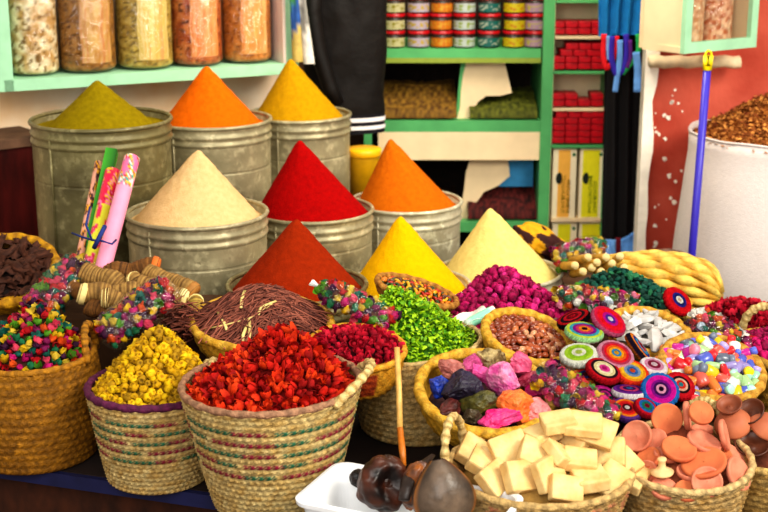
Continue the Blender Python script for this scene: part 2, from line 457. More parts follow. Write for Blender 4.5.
TUBS = [
 # rim px, rim py, y, width px, base z, apex px/py, mat, colours, tub label, cone label, rr
 (101, 118, 4.2, 142, .52, (97, 79), Z1, '#8E7A0A', '#7C6A08', 'tall olive-grey zinc tub under the mustard powder at far left', 'mustard-green spice cone in the tall tub at far left', .74),
 (211, 118, 4.55, 122, .52, (206, 64), Z2, '#D9680A', '#C85C06', 'grey zinc tub holding the bright orange cone, back row', 'bright orange spice cone below the shelf of jars', .83),
 (299, 113, 4.85, 105, .52, (290, 57), Z2, '#B98A0A', '#A87C08', 'grey zinc tub holding the golden cone beside the black jacket', 'golden yellow spice cone beside the hanging black jacket', .88),
 (197, 211, 3.9, 143, .43, (198, 148), Z2, '#DDBC88', '#D2AE78', 'wide zinc tub holding the beige powder in the middle row', 'pale beige spice cone in the middle row', .88),
 (312, 208, 4.2, 124, .43, (299, 138), Z2, '#A00707', '#8C0606', 'zinc tub holding the deep red powder in the middle row', 'deep red spice cone in the middle of the display', .93),
 (406, 200, 4.5, 113, .43, (390, 137), Z3, '#C4660C', '#B45A0A', 'zinc tub holding the burnt orange cone near the yellow pail', 'burnt orange spice cone before the pale shelf board', .88),
 (297, 283, 3.6, 142, .35, (296, 217), Z1, '#962C0A', '#862608', 'low zinc tub of brick red powder behind the twigs', 'brick red spice cone behind the bowl of twigs', .92),
 (408, 283, 3.85, 127, .35, (400, 214), Z3, '#EDB405', '#E2A804', 'zinc tub brimming with bright yellow powder in the front row', 'bright yellow spice cone in the front row', .92),
 (500, 270, 4.1, 125, .35, (490, 206), Z3, '#E4CE80', '#D8C070', 'zinc tub holding the cream powder, front row right end', 'cream coloured spice cone right of the bright yellow one', .95),
]
for px, py, y, wpx, z0, (ax, ay), m, c, c2, tl, cl, rr in TUBS:
    z0 += .002; p = at(px, py, y); R_ = sz(wpx/2, px, py, y)
    tub(p, R_, z0, m, tl); cone(p, R_, at(ax, ay, y), c, c2, cl, rr)

# ------------------------------------------------------------------ baskets
STR_L = ('#F0D492', '#DDB468'); STR_D = ('#BC8018', '#96620A'); STR_Y = ('#F0BE48', '#D49E26')
def basket(name, label, p, rt, rb, h, pal, rows=12, nb=40, stripes=None, bulge=.0, sx=1, sy=1, kx=0, ky=0, rimc=None, dx=0, dy=0, rimr=.008, inner=.35, seed=1, rot=0):
    """woven basket; p = centre of its base on the table"""
    t = thing(name, label, 'basket', T((p[0], p[1], p[2]+.0015)) @ R(0, 0, rot)); rnd = random.Random(seed)
    c1, c2 = lin(pal[0]), lin(pal[1]); K = 4; seg = nb*4; n = rows*K
    tone = [[mixc(c1, c2, rnd.random()) for _ in range(nb)] for _ in range(rows+1)]
    def pos(f, a, extra=0):
        r = rb+(rt-rb)*f**.85+bulge*math.sin(PI*f)+extra
        x, y = r*math.cos(a)*sx, r*math.sin(a)*sy
        return Vector((x+dx*f, y+dy*f, h*f+f*(kx*x+ky*y)))
    R_, C_ = [], []
    for i in range(n+1):
        f = i/n; ri = min(rows-1, i//K); g = (i % K)/K; b = math.sin(PI*g)
        row, cr = [], []
        for j in range(seg):
            a = 2*PI*j/seg; u = j/4+.5*abs(2*g-1)+(.5 if ri % 2 else 0)
            ch = math.cos(2*PI*u)
            row.append(pos(f, a, .0055*b*(.55+.45*ch)))
            bi = int(u) % nb
            c = tone[ri][bi]
            if stripes:
                dye = stripes(ri, bi, rnd, c); c = mixc(c, dye, max(0, min(1, 1.05+1.0*ch))*min(1, b*2.2))
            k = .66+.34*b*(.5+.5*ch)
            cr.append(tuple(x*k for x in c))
        R_.append(row); C_.append(cr)
    mb = MB(); mb.grid(R_, True, C_); mb.cap(list(range(seg)), True, c2)
    ir = []
    for i in range(6):
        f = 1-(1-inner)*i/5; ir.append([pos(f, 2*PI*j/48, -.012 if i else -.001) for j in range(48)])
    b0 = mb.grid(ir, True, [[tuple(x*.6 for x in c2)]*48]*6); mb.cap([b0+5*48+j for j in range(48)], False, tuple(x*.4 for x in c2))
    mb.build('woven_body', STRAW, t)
    mb = MB(); rc = lin(rimc) if rimc else c1; rc2 = tuple(x*.75 for x in rc)
    mb.tube([pos(1, 2*PI*j/160, -.003)+Vector((0, 0, .001)) for j in range(161)], rimr, 8, twist=.9, amp=.16, col=lambda i: rc if i % 4 < 2 else rc2, cap=False)
    mb.build('rim', STRAW, t)
    t['_'] = 0; del t['_']
    return t, pos
def handle(t, pos, a0, a1, rise, out=0, r=.009, pal=STR_L, f=.97, lean=(0, 0), n=40, sub='handle'):
    p0, p1 = pos(f, a0, .004), pos(f, a1, .004); mb = MB(); pts = []
    mid = (p0+p1)/2; dirn = Vector((mid.x, mid.y, 0)).normalized()
    for i in range(n+1):
        s = i/n; q = p0.lerp(p1, (1-math.cos(PI*s))/2)
        k = math.sin(PI*s)
        pts.append(q+Vector((0, 0, rise*k**.8))+dirn*(out*k)+Vector((lean[0]*k, lean[1]*k, 0)))
    c1, c2 = lin(pal[0]), lin(pal[1])
    mb.tube(pts, r, 8, twist=1.1, amp=.2, col=lambda i: c1 if i % 3 else tuple(x*.7 for x in c2))
    return mb.build(sub, STRAW, t)
MAG, TEAL = lin('#96083A'), lin('#1F7050')
def stripes_a(lo, hi, seed):
    """dashed rows: short runs of dyed stitches between plain ones, two colours alternating by row"""
    r = random.Random(seed); sty = {}
    def fn(ri, bi, rnd, base):
        if ri < lo or ri > hi or (ri-lo) % 2: return base
        if ri not in sty: sty[ri] = (r.randint(0, 30), r.choice([9, 11, 13]), r.choice([MAG, MAG, TEAL]) if (ri-lo) % 4 else r.choice([TEAL, MAG]))
        o, per, c = sty[ri]; q = (bi+o) % per
        if q < per*.55: return c
        return (TEAL if c is MAG else MAG) if q < per*.85 else base
    return fn
# L1: big plain basket at left
L1, L1p = basket('woven_basket', 'plain golden-brown woven basket at far left on the blue table edge', onz(42, 432, TZ)*0+Vector((-.84, 3.13, TZ)), .155, .145, .25, STR_D, rows=14, nb=54, bulge=.012, seed=1)
handle(L1, L1p, -.35, .35, .075, -.01, .009, STR_D)
L2, L2p = basket('woven_basket', 'purple-rimmed striped basket holding the yellow flower buds', Vector((-.522, 2.99, TZ)), .152, .112, .22, STR_L, rows=19, nb=56, stripes=stripes_a(7, 16, 4), rimc='#6E2450', seed=2, rimr=.009)
handle(L2, L2p, -.32, .12, .07, -.015, .008); handle(L2, L2p, -.22, .22, .06, -.03, .008)
L3, L3p = basket('woven_basket', 'striped palm basket holding the bright red flowers', Vector((-.245, 2.85, TZ)), .195, .125, .28, STR_L, rows=21, nb=64, stripes=stripes_a(9, 18, 9), rimc='#B98A6A', seed=3, kx=.03)
handle(L3, L3p, -.75, .35, .05, .05, .0095)
BG, BGp = basket('woven_basket', 'tall tan basket holding the green leaves in the centre', Vector((.085, 3.29, TZ)), .158, .14, .218, ('#F6D490', '#E0B468'), rows=13, nb=48, kx=.12, ky=.0, seed=4, bulge=.006, rimr=.006)
SB, SBp = basket('woven_basket', 'pink-flecked basket of cream soap blocks at the front', Vector((.322, 2.68, TZ)), .192, .142, .155, ('#DDB878', '#C99C5A'), rows=11, nb=56, stripes=lambda ri, bi, rnd, b: mixc(b, lin('#D9695A'), .7) if (ri in (7, 8, 9) and (bi*7+ri*3) % 5 < 2) else b, seed=5)
handle(SB, SBp, 2.45, 3.2, .09, .01, .009); handle(SB, SBp, .55, 1.1, .045, .0, .009)
TB, TBp = basket('woven_basket', 'tan basket filled with terracotta discs at front right', Vector((.635, 2.76, TZ)), .148, .115, .145, ('#E6C488', '#D0A25A'), rows=9, nb=40, seed=6, ky=.12)
handle(TB, TBp, .75, 1.35, .065, .01, .009)
CB, CBp = basket('woven_basket', 'tan basket carrying the brown clay bowls, right edge', Vector((.868, 2.85, TZ)), .145, .118, .125, ('#E2BC72', '#C89A4C'), rows=8, nb=36, seed=7)
RB, RBp = basket('woven_basket', 'dark golden basket with thick rolled rim at right edge', Vector((1.01, 3.32, TZ)), .14, .115, .19, ('#C79838', '#A4781E'), rows=8, nb=32, seed=8, rimr=.014)
RP, RPp = basket('woven_basket', 'basket with ring handle holding the dark red petals', Vector((1.0, 3.66, .451)), .135, .11, .06, ('#D9B068', '#BD8E44'), rows=4, nb=32, seed=9)
handle(RP, RPp, -1.95, -1.2, .085, .02, .011)
# ------------------------------------------------------------------ straw bowls
def bowl(name, label, M, r, d, rb=None, pal=STR_Y, rim=.011, sx=1, sy=1, decor=None, cat='bowl'):
    """coiled straw bowl, origin at centre of rim plane; returns root"""
    t = thing(name, label, cat, M); rb = rb or r*.55; c1, c2 = lin(pal[0]), lin(pal[1]); n = 14
    prof = [(rb+(r-rb)*math.sin(PI/2*(i/n)), -d*(1-(i/n)**1.6)) for i in range(n+1)]
    rows = []; cols = []; seg = 96
    for i, (rr, z) in enumerate(prof):
        row = []; cr = []
        for j in range(seg):
            a = 2*PI*j/seg; w_ = .0022*math.cos(a*24+i*1.5)+.0018*(i % 2)
            row.append(Vector(((rr+w_)*math.cos(a)*sx, (rr+w_)*math.sin(a)*sy, z)))
            k = .5+.5*math.cos(a*24+i*1.5)
            c = mixc(c1, c2, 1-k*.7)
            if decor: c = decor(i/n, a, c)
            cr.append(c)
        rows.append(row); cols.append(cr)
    mb = MB(); mb.grid(rows, True, cols); mb.cap(list(range(seg)), True, c2)
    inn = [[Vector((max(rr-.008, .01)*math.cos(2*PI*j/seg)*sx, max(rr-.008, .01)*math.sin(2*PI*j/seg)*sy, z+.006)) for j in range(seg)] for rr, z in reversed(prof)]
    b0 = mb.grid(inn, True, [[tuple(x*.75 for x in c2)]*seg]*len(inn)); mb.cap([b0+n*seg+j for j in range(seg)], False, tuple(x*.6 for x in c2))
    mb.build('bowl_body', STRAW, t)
    mb = MB(); mb.tube([Vector((r*math.cos(a*PI/60)*sx, r*math.sin(a*PI/60)*sy, 0)) for a in range(121)], rim, 10, twist=.8, amp=.1, cap=False, col=lambda i: mixc(c1, c2, .5+.5*math.sin(i*1.3)))
    mb.build('rim', STRAW, t)
    return t
def frame(px, py, y, tx=0, ty=0, rz=0):
    """bowl frame: tilt tx degrees towards the viewer, ty degrees down to the right"""
    return T(at(px, py, y)) @ R(tx, ty, 0) @ R(0, 0, rz)
M_TWIG = frame(262, 322, 3.25, 5, 2); bowl('straw_bowl', 'wide yellow straw bowl full of bundled twigs', M_TWIG, .168, .095)
M_BARK = frame(6, 270, 3.55, 26, 4); bowl('straw_bowl', 'yellow straw bowl of dark brown bark, far left', M_BARK, .128, .085, pal=('#D9A010', '#A87408'), rim=.016)
def crim_decor(f, a, c):
    if .35 < f < .9 and (int(a*6/PI) % 3 == 0): return lin('#C2501C') if int(f*14) % 2 else lin('#8E2F14')
    return c
M_CRIM = frame(357, 347, 3.12, 8, 4); bowl('straw_bowl', 'yellow straw bowl with orange pattern holding crimson flowers', M_CRIM, .112, .095, rb=.082, decor=crim_decor, pal=('#F4B83C', '#D8921E'), rim=.008)
M_CHIL = frame(417, 291, 3.5, 8, 17); bowl('straw_bowl', 'small oval straw bowl of coloured chips below the yellow cone', M_CHIL, .108, .05, sy=.62, pal=('#C98E3C', '#A46A22'), rim=.009)
M_NUT = frame(528, 337, 3.25, 15, 13); bowl('straw_bowl', 'straw bowl filled with shiny brown nuts', M_NUT, .108, .085, rim=.012)
M_MIN = frame(485, 392, 2.98, 16, 5); bowl('straw_bowl', 'large straw bowl of colourful mineral lumps in front', M_MIN, .150, .1, rim=.013)
M_SHARD = frame(650, 332, 3.35, 14, 8); bowl('straw_bowl', 'straw bowl of pale grey shards beside the crocheted caps', M_SHARD, .102, .07, rim=.012, pal=('#F0BC4E', '#D09428'))
M_VIAL = frame(712, 368, 3.15, 20, 4); bowl('straw_bowl', 'straw bowl heaped with small coloured vials at right', M_VIAL, .118, .085, rim=.013, pal=('#E0AC48', '#C08828'))
# ================================================================== prototypes
def petal(mb, length, width, base, direction, curl, c, c2, seg=5):
    """a curved petal strip; base point, azimuth, curl in radians from vertical"""
    ca, sa = math.cos(direction), math.sin(direction); L_, R_ = [], []
    x = .15*width; z = 0; ang_ = curl[0]; st = length/seg; rows = []; cols = []
    for i in range(seg+1):
        f = i/seg; w_ = width*math.sin(PI*(.12+.83*f))**.8*.5
        cup = w_*.35
        rows.append([Vector((x*ca-s*w_*sa+(cup*(s*s)-0)*-ca, x*sa+s*w_*ca+(cup*(s*s))*-sa, z+cup*.4*s*s))+Vector(base) for s in (-1, 0, 1)])
        cols.append([mixc(c, c2, f)]*3)
        ang_ = curl[0]+(curl[1]-curl[0])*f
        x += st*math.sin(ang_); z += st*math.cos(ang_)
    mb.grid(rows, False, cols)
def crumple(mb, r, seed, sub=2, amp=.35, freq=1.6, c=(1, 1, 1), c2=None, sc=(1, 1, 1), ridged=True):
    off = Vector((seed*3.7, seed*1.3, seed*2.9))
    def d(v):
        k = noise.noise(v*freq+off)
        if ridged: k = abs(k)*1.6-.4
        return k
    def fn(v): return Vector((v.x*sc[0], v.y*sc[1], v.z*sc[2]))*r*(1+amp*d(v))
    mb.ico(sub, fn, colfn=(lambda p: mixc(c2, c, max(0, min(1, .5+1.3*(p.length/r-1))))) if c2 else None, c=c)
rnd = random.Random(21)
# yellow buds
YB = []
for k in range(4):
    mb = MB(); c, c2 = lin(['#E2B806', '#D2A208', '#EFC81A', '#B48A10'][k]), lin(['#B47E08', '#8E6408', '#CC9A06', '#80600C'][k])
    r = .0105
    def fnb(p, a, i, r=r): q = 1+.13*math.cos(a*5+k); return Vector((p.x*q, p.y*q, p.z+.0012*math.cos(a*5)))
    mb.lathe([(r*.3, -r*.9), (r*.8, -r*.6), (r, 0), (r*.85, r*.55), (r*.45, r*.85), (r*.22, r*.6)], 12, fn=fnb, cap0=True, cap1=True, col=lambda i, a: mixc(c, c2, [.9, .5, .1, 0, .3, 1][i]))
    for j in range(3): petal(mb, r*1.7, r*1.1, (0, 0, -r*.5), j*2.1+k, (1.0, .1), c2, c)
    YB.append(proto('flower_bud', mb, VC, 'flower'))
# red crumpled flowers
RF = []
for k in range(5):
    mb = MB(); c = lin(['#D4200A', '#E23A08', '#C01208', '#EC4A10', '#A80E0A'][k]); c2 = lin(['#8E0C06', '#A81A06', '#7A0806', '#B82808', '#6A0806'][k])
    for j in range(6):
        petal(mb, .024*rnd.uniform(.8, 1.2), .014, (0, 0, -.008), j*2*PI/5+rnd.uniform(-.3, .3), (rnd.uniform(.5, .9), rnd.uniform(-.7, .3)), c2, c)
    crumple(mb, .008, k, 1, .4, c=c, c2=c2)
    RF.append(proto('dried_flower', mb, VC, 'flower'))
# crimson petals
CF = []
for k in range(3):
    mb = MB(); c = lin(['#C4082C', '#A80428', '#D61A3C'][k]); c2 = lin(['#6A0418', '#580414', '#84061E'][k])
    for j in range(4): petal(mb, .017*rnd.uniform(.8, 1.2), .016, (0, 0, -.005), j*PI/2+rnd.uniform(-.3, .3), (rnd.uniform(.5, 1.0), rnd.uniform(-.4, .4)), c2, c)
    crumple(mb, .007, k+9, 1, .4, c=c, c2=c2)
    CF.append(proto('crimson_flower', mb, VC, 'flower'))
# rosebuds
RO = []
for k in range(4):
    mb = MB(); c = lin(['#CC0A6A', '#B8085C', '#E0308A', '#A40A50'][k]); c2 = lin(['#6E0438', '#5E0430', '#8E0A50', '#54042C'][k])
    r = .0125
    def fnr(p, a, i): q = 1+.12*math.cos(a*3+i*1.1); return Vector((p.x*q, p.y*q, p.z))
    mb.lathe([(r*.25, -r), (r*.75, -r*.7), (r*.98, -r*.1), (r*.9, r*.5), (r*.62, r*1.0), (r*.34, r*1.2), (r*.15, r*.95)], 12, fn=fnr, cap0=True, cap1=True, col=lambda i, a: mixc(c, c2, .9 if math.cos(a*3+i*1.1) < -.4 or i == 0 else .1))
    for j in range(3): petal(mb, r*2.0, r*1.3, (0, 0, -r*.8), j*2.1+k*.7, (.9, -.2), c2, c)
    RO.append(proto('rosebud', mb, VC, 'flower'))
# potpourri pieces: coloured by object colour
PP = []
for k in range(5):
    mb = MB()
    if k < 3:
        crumple(mb, .0095, k+20, 2, .75, 1.9, sc=(1.15, .95, .8))
        for j in range(2): petal(mb, .018, .014, (0, 0, -.004), j*3+k, (.9, .0), (1, 1, 1), (1, 1, 1))
    else:
        for j in range(5): petal(mb, .02, .015, (0, 0, -.006), j*1.26+k, (.7, .1), (.7, .7, .7), (1, 1, 1))
    PP.append(proto('potpourri_piece', mb, OC, 'potpourri'))
PPC = [tuple(q*.8 for q in lin(x)) for x in ('#C8101E', '#D6137A', '#E8B90C', '#5B9A1C', '#126B5C', '#4A1440', '#E2560E', '#E84A6A', '#E6C33A', '#8A0F58', '#1F7A4E')]
PPN = ['red', 'magenta', 'yellow', 'lime green', 'teal', 'dark purple', 'orange', 'coral pink', 'pale yellow', 'plum', 'green']
# nuts
mb = MB()
mb.lathe([(.0018, -.0125), (.0055, -.010), (.008, -.004), (.0085, .002), (.0062, .009), (.002, .0128)], 12, fn=lambda p, a, i: Vector((p.x*1.0, p.y*.85, p.z)), cap0=True, cap1=True)
NUT = proto('nut', mb, mat('nut_shell', src='obj', rough=.28, vary=.3, scale=50, spec=.6), 'nut')
# granules
GR = []
for k in range(3):
    mb = MB(); crumple(mb, .0085, k+40, 1, .5, 1.8, sc=(1.2, .9, .7)); GR.append(proto('dyed_granule', mb, OC, 'granule', smooth=False))
# chips
mb = MB(); mb.tube([(.011*math.sin(t), 0, .011*math.cos(t)-.011) for t in (-1.0, -.5, 0, .5, 1.0)], [.0022, .0036, .004, .0036, .0022], 7)
CHIP = proto('coloured_chip', mb, OCS, 'chip')
# bark curls
BK = []
for k in range(3):
    mb = MB(); L_ = .05+.015*k; rows = []
    for i in range(9):
        s = i/8-.5; row = []
        for j in range(7):
            a = (j/6-.5)*2.6; rr = .011+.002*math.sin(i*2+k)
            row.append(Vector((s*L_+.004*math.sin(j*2+k), rr*math.sin(a)+.008*s*s*4*(k-1), rr*math.cos(a)-.008+.012*math.sin(s*3+k))))
        rows.append(row)
    mb.grid(rows, False, [[mixc(lin('#5A3322'), lin('#2A130C'), rnd.random()*.9) for _ in range(7)] for _ in range(9)])
    BK.append(proto('bark_curl', mb, VC, 'bark'))

# ================================================================== heaps in the baskets
def fr(p): return T(p)
def topof(v, h): return Vector((v[0], v[1], TZ+h))
# yellow buds (L2)
H = Heap(fr(topof((-.522, 2.99), .205)), .134, .134, .135, p=1.3, ax=.01, ay=.05)
H.core('flower_bud_heap', VC, 'mass of small yellow buds beneath the top layer in the purple-rimmed basket', 'flowers', lin('#A87C0A'), lin('#7A5808'))
place(H, H.scatter(300, .0135, 1, lift=.003), YB, (.75, 1.15), 60, 2, labels='small dried yellow flower bud heaped in the purple-rimmed basket', group='dried yellow flower buds')
# red flowers (L3)
H = Heap(fr(topof((-.245, 2.85), .258)), .171, .168, .115, p=1.3, ax=.03, ay=.07, kx=.03)
H.core('dried_flower_heap', VC, 'mass of red dried flowers beneath the top layer in the striped basket', 'flowers', lin('#9A1206'), lin('#5E0806'))
place(H, H.scatter(300, .0165, 2, lift=.005), RF, (.9, 1.35), 60, 3, labels='bright red dried flower heaped in the striped front basket', group='bright red dried flowers')
# potpourri (L1)
H = Heap(fr(topof((-.84, 3.13), .232)), .136, .136, .11, p=1.5, ax=.02, ay=.05)
H.core('potpourri_heap', VC, 'mass of mixed potpourri beneath the top layer in the plain left basket', 'potpourri', lin('#5A1420'), lin('#2E3A1A'))
place(H, H.scatter(300, .0142, 3, lift=.005, cond=lambda p: p.x > -.09), PP, (.75, 1.15), 60, 4, labels=[n+' potpourri piece lying loose in the plain left basket' for n in PPN], group='loose potpourri in the left basket', colors=PPC)
# crimson flowers
H = Heap(M_CRIM, .101, .101, .022, p=1.6, z0=-.004)
H.core('crimson_flower_heap', VC, 'mass of crimson flowers below the top layer in the orange-patterned bowl', 'flowers', lin('#6A0418'), lin('#3A0410'))
place(H, H.scatter(120, .0145, 5, lift=.005), CF, (.8, 1.25), 55, 6, labels='crimson dried flower in the orange-patterned straw bowl', group='crimson dried flowers')
# rosebuds in a sack
ps = at(508, 308, 3.6)
def sack(name, label, x, y, z0, r, h, c, c2, rolled=.02, cat='sack', m=None, sxy=(1, 1), deep=.06):
    t = thing(name, label, cat, T((x, y, z0))); mb = MB(); rows = []; cols = []; n = 22
    for i in range(n+1):
        f = i/n; row = []; cr = []
        for j in range(72):
            a = 2*PI*j/72
            rr = r*(.93+.1*math.sin(PI*min(1, f*1.1))+.03*noise.noise(Vector((math.cos(a)*1.6, math.sin(a)*1.6, f*3+x))))
            row.append(Vector((rr*math.cos(a)*sxy[0], rr*math.sin(a)*sxy[1], h*f+.004*noise.noise(Vector((math.cos(a)*3, math.sin(a)*3, f*6)))))); cr.append(mixc(c, c2, .5+.5*noise.noise(Vector((a*2, f*9, x)))))
        rows.append(row); cols.append(cr)
    inn = [[Vector((p.x*.97, p.y*.97, p.z-d)) for p in rows[-1]] for d in (0, deep)]
    rows += inn; cols += [cols[-1]]*2
    b = mb.grid(rows, True, cols); mb.cap([b+(n+2)*72+j for j in range(72)], False, c2); mb.cap([b+j for j in range(72)], True, c2)
    mb.build('sack_body', m or VC, t)
    mb = MB(); top = rows[n]
    mb.tube([top[j % 72]*1.0+Vector((0, 0, .002*math.sin(j*.7))) for j in range(73)], rolled, 8, cap=False, col=lambda i: mixc(c, c2, .5+.5*math.sin(i*1.7))); mb.build('rolled_rim', m or VC, t)
    return t
sack('woven_sack', 'grey-green open sack under the magenta rosebuds', .335, 3.58, TZ+.002, .155, .205, lin('#8E9670'), lin('#6A7250'), .008, sxy=(1.1, .8))
H = Heap(T((.335, 3.58, TZ+.192)), .17, .128, .125, p=1.2, ax=-.025, ay=.04)
H.core('rosebud_heap', VC, 'mass of magenta rosebuds beneath the top layer in the sack', 'flowers', lin('#7A0640'), lin('#4A0428'))
place(H, H.scatter(290, .0155, 7, lift=.005), RO, (.75, 1.15), 65, 8, labels='dried magenta rosebud heaped on the grey-green sack', group='dried magenta rosebuds')
# nuts
H = Heap(M_NUT, .096, .096, .018, p=1.6, z0=-.010)
H.core('nut_heap', VC, 'mass of brown nuts beneath the top layer in the straw bowl', 'nuts', lin('#6E2E14'), lin('#4A1C0C'))
NC = [lin(x) for x in ('#A8522C', '#8E3E1E', '#C2703F', '#7A3016', '#D89A70')]
rn = random.Random(8)
for p, n in H.scatter(150, .0135, 9, lift=.003):
    M = M_NUT @ T(p) @ Euler((PI/2+rn.uniform(-.5, .5), rn.uniform(-.4, .4), rn.uniform(0, 6.3))).to_matrix().to_4x4() @ S(rn.uniform(.85, 1.15))
    dup(NUT, M, 'shiny brown shelled nut in the tilted straw bowl', 'shelled brown nuts', NC[rn.choice([0, 0, 1, 1, 2, 3, 4])])
# chips
H = Heap(M_CHIL, .098, .06, .014, p=1.6, z0=-.006)
H.core('chip_heap', VC, 'mass of coloured chips beneath the top layer in the small oval bowl', 'chips', lin('#5A3A08'), lin('#2A3A14'))
CHN = ['yellow', 'dark green', 'red', 'orange', 'brown']; CHC = [lin(x) for x in ('#E2A80C', '#2E4A22', '#B02410', '#D8760C', '#5E3414')]
rn = random.Random(18)
for p, n in H.scatter(150, .0095, 10, lift=.004):
    i = rn.randrange(5); M = M_CHIL @ T(p) @ R(rn.uniform(-40, 40), rn.uniform(-30, 30), rn.uniform(0, 360)) @ S(rn.uniform(.8, 1.3))
    dup(CHIP, M, CHN[i]+' curved chip in the small oval straw bowl', 'coloured chips in the oval bowl', CHC[i])
# bark
H = Heap(M_BARK, .112, .112, .03, p=1.6, z0=-.01)
H.core('bark_heap', VC, 'mass of dark bark beneath the top layer in the left bowl', 'bark', lin('#2A140C'), lin('#180A06'))
place(H, H.scatter(60, .019, 12, lift=.008), BK, (.8, 1.3), 40, 13, labels='dark brown curl of bark in the far left bowl', group='dark brown bark curls')
# teal granules on a shallow tray basket
TG = Vector((.675, 3.73, .500))
bt = bowl('straw_bowl', 'low straw dish under the dark green granules', T(TG+Vector((0, 0, .042))), .178, .043, rb=.13, rim=.007, sy=.66)
H = Heap(T(TG+Vector((0, 0, .04))) @ R(0, 6, 0), .165, .108, .085, p=1.4, ax=-.03, ay=.02)
H.core('granule_heap', VC, 'mass of dark green granules beneath the top layer in the low dish', 'granules', lin('#0C3A2E'), lin('#062018'))
place(H, H.scatter(290, .0125, 14, lift=.003), GR, (.75, 1.25), 60, 15, labels=['dark teal granule on the heap before the straw sheaf', 'deep green granule on the heap before the straw sheaf', 'mid green granule on the heap before the straw sheaf'], group='dyed green granules', colors=[lin('#0E5A4A'), lin('#0A4034'), lin('#2A7A52')])
# dark red petals at right
H = Heap(T((1.0, 3.66, .505)), .125, .125, .05, p=1.5, ax=-.03)
H.core('petal_heap', VC, 'mass of dark red petals beneath the top layer in the ring-handled basket', 'petals', lin('#7A0420'), lin('#4A0414'))
place(H, H.scatter(170, .0155, 16, lift=.005), CF, (.9, 1.3), 60, 17, labels='dark red dried petal cluster in the ring-handled basket at right', group='dark red petals in the ring-handled basket')
# magenta flowers in the dark golden basket at the right edge
H = Heap(T((1.005, 3.32, TZ+.185)), .13, .13, .045, p=1.5)
H.core('magenta_flower_heap', VC, 'mass of magenta flowers beneath the top layer, right edge basket', 'flowers', lin('#6A0440'), lin('#3E0428'))
place(H, H.scatter(120, .019, 18, lift=.005), RO, (.85, 1.2), 65, 19, labels='magenta dried bud in the dark golden basket at the right edge', group='magenta buds at the right edge')
# green leaves: curly, nobody could count them
H = Heap(fr(topof((.083, 3.30), .203)), .145, .128, .14, p=1.3, ax=-.065, ay=.06, kx=.11)
mb = MB(); rl = random.Random(31)
for k in range(3600):
    rho = math.sqrt(rl.random()); th = rl.uniform(0, 2*PI); p = H.local(rho, th)+Vector((0, 0, rl.uniform(-.006, .014)))
    g = mixc(lin('#B4DC14'), lin('#3A8A0C'), rl.random()**1.3)
    a = rl.uniform(0, 6.3); L_ = rl.uniform(.008, .017); w_ = rl.uniform(.003, .006); ca, sa = math.cos(a), math.sin(a); el = rl.uniform(-.3, 1.2)
    rows = []
    for i in range(4):
        s = i/3; d = L_*s; zz = d*math.sin(el)-.006*s*s*rl.uniform(0, 2); hh = d*math.cos(el); ww = w_*math.sin(PI*(.15+.8*s))
        rows.append([p+Vector((hh*ca-ww*sa, hh*sa+ww*ca, zz)), p+Vector((hh*ca+ww*sa, hh*sa-ww*ca, zz+.002))])
    mb.grid(rows, False, [[g]*2]*4)
H.core('green_leaves', mat('leaf_green', src='vcol', rough=.55, vary=.15, scale=80), 'heap of curly bright green dried leaves in the central tan basket', 'leaves', lin('#4E8A10'), lin('#2A5A0A'), drop=.010, mb=mb)
# twigs
H = Heap(M_TWIG, .152, .148, .088, p=1.7, ax=.0, z0=-.006)
mb = MB(); rl = random.Random(41)
for k in range(1300):
    rho = math.sqrt(rl.random()); th = rl.uniform(0, 2*PI); p = H.local(rho, th)+Vector((0, 0, rl.uniform(-.006, .007)))
    a = rl.gauss(.3, .5); L_ = rl.uniform(.03, .085); c = mixc(lin('#A4604C'), lin('#4A2018'), rl.random())
    d = Vector((math.cos(a), math.sin(a), 0))
    dz = [-(abs((p+d*s*L_).x/.155)**2)*.015 for s in (-.5, 0, .5)]
    e = H.local(min(1, max(.01, math.hypot((p.x+d.x*L_*.5)/.155, (p.y+d.y*L_*.5)/.15))), math.atan2((p.y+d.y*L_*.5), (p.x+d.x*L_*.5)))
    s_ = H.local(min(1, max(.01, math.hypot((p.x-d.x*L_*.5)/.155, (p.y-d.y*L_*.5)/.15))), math.atan2((p.y-d.y*L_*.5), (p.x-d.x*L_*.5)))
    A = p-d*L_*.5; B = p+d*L_*.5; A.z = s_.z+rl.uniform(-.004, .01); B.z = e.z+rl.uniform(-.004, .016)
    mb.cur = c; mid = (A+B)/2+Vector((rl.uniform(-.003, .003), rl.uniform(-.003, .003), rl.uniform(0, .003)))
    mb.tube([A, mid, B], [.0024, .0020, .0010], 4, cap=False)
for k in range(240):
    p = M_TWIG.inverted() @ at(rl.gauss(186, 11), rl.gauss(322, 8), 3.22+rl.uniform(-.02, .1)); a = rl.gauss(.5, .7); L_ = rl.uniform(.03, .07); d = Vector((math.cos(a), math.sin(a), rl.gauss(-.1, .25)))
    mb.cur = mixc(lin('#94523F'), lin('#3E1A14'), rl.random()); mb.tube([p-d*L_*.5, p, p+d*L_*.5], [.0024, .002, .001], 4, cap=False)
H.core('dried_twigs', mat('twig', src='vcol', rough=.8, vary=.2, scale=80), 'bundle of thin reddish brown dried twigs in the wide straw bowl', 'twigs', lin('#4A241C'), lin('#2A120E'), drop=.010, mb=mb)
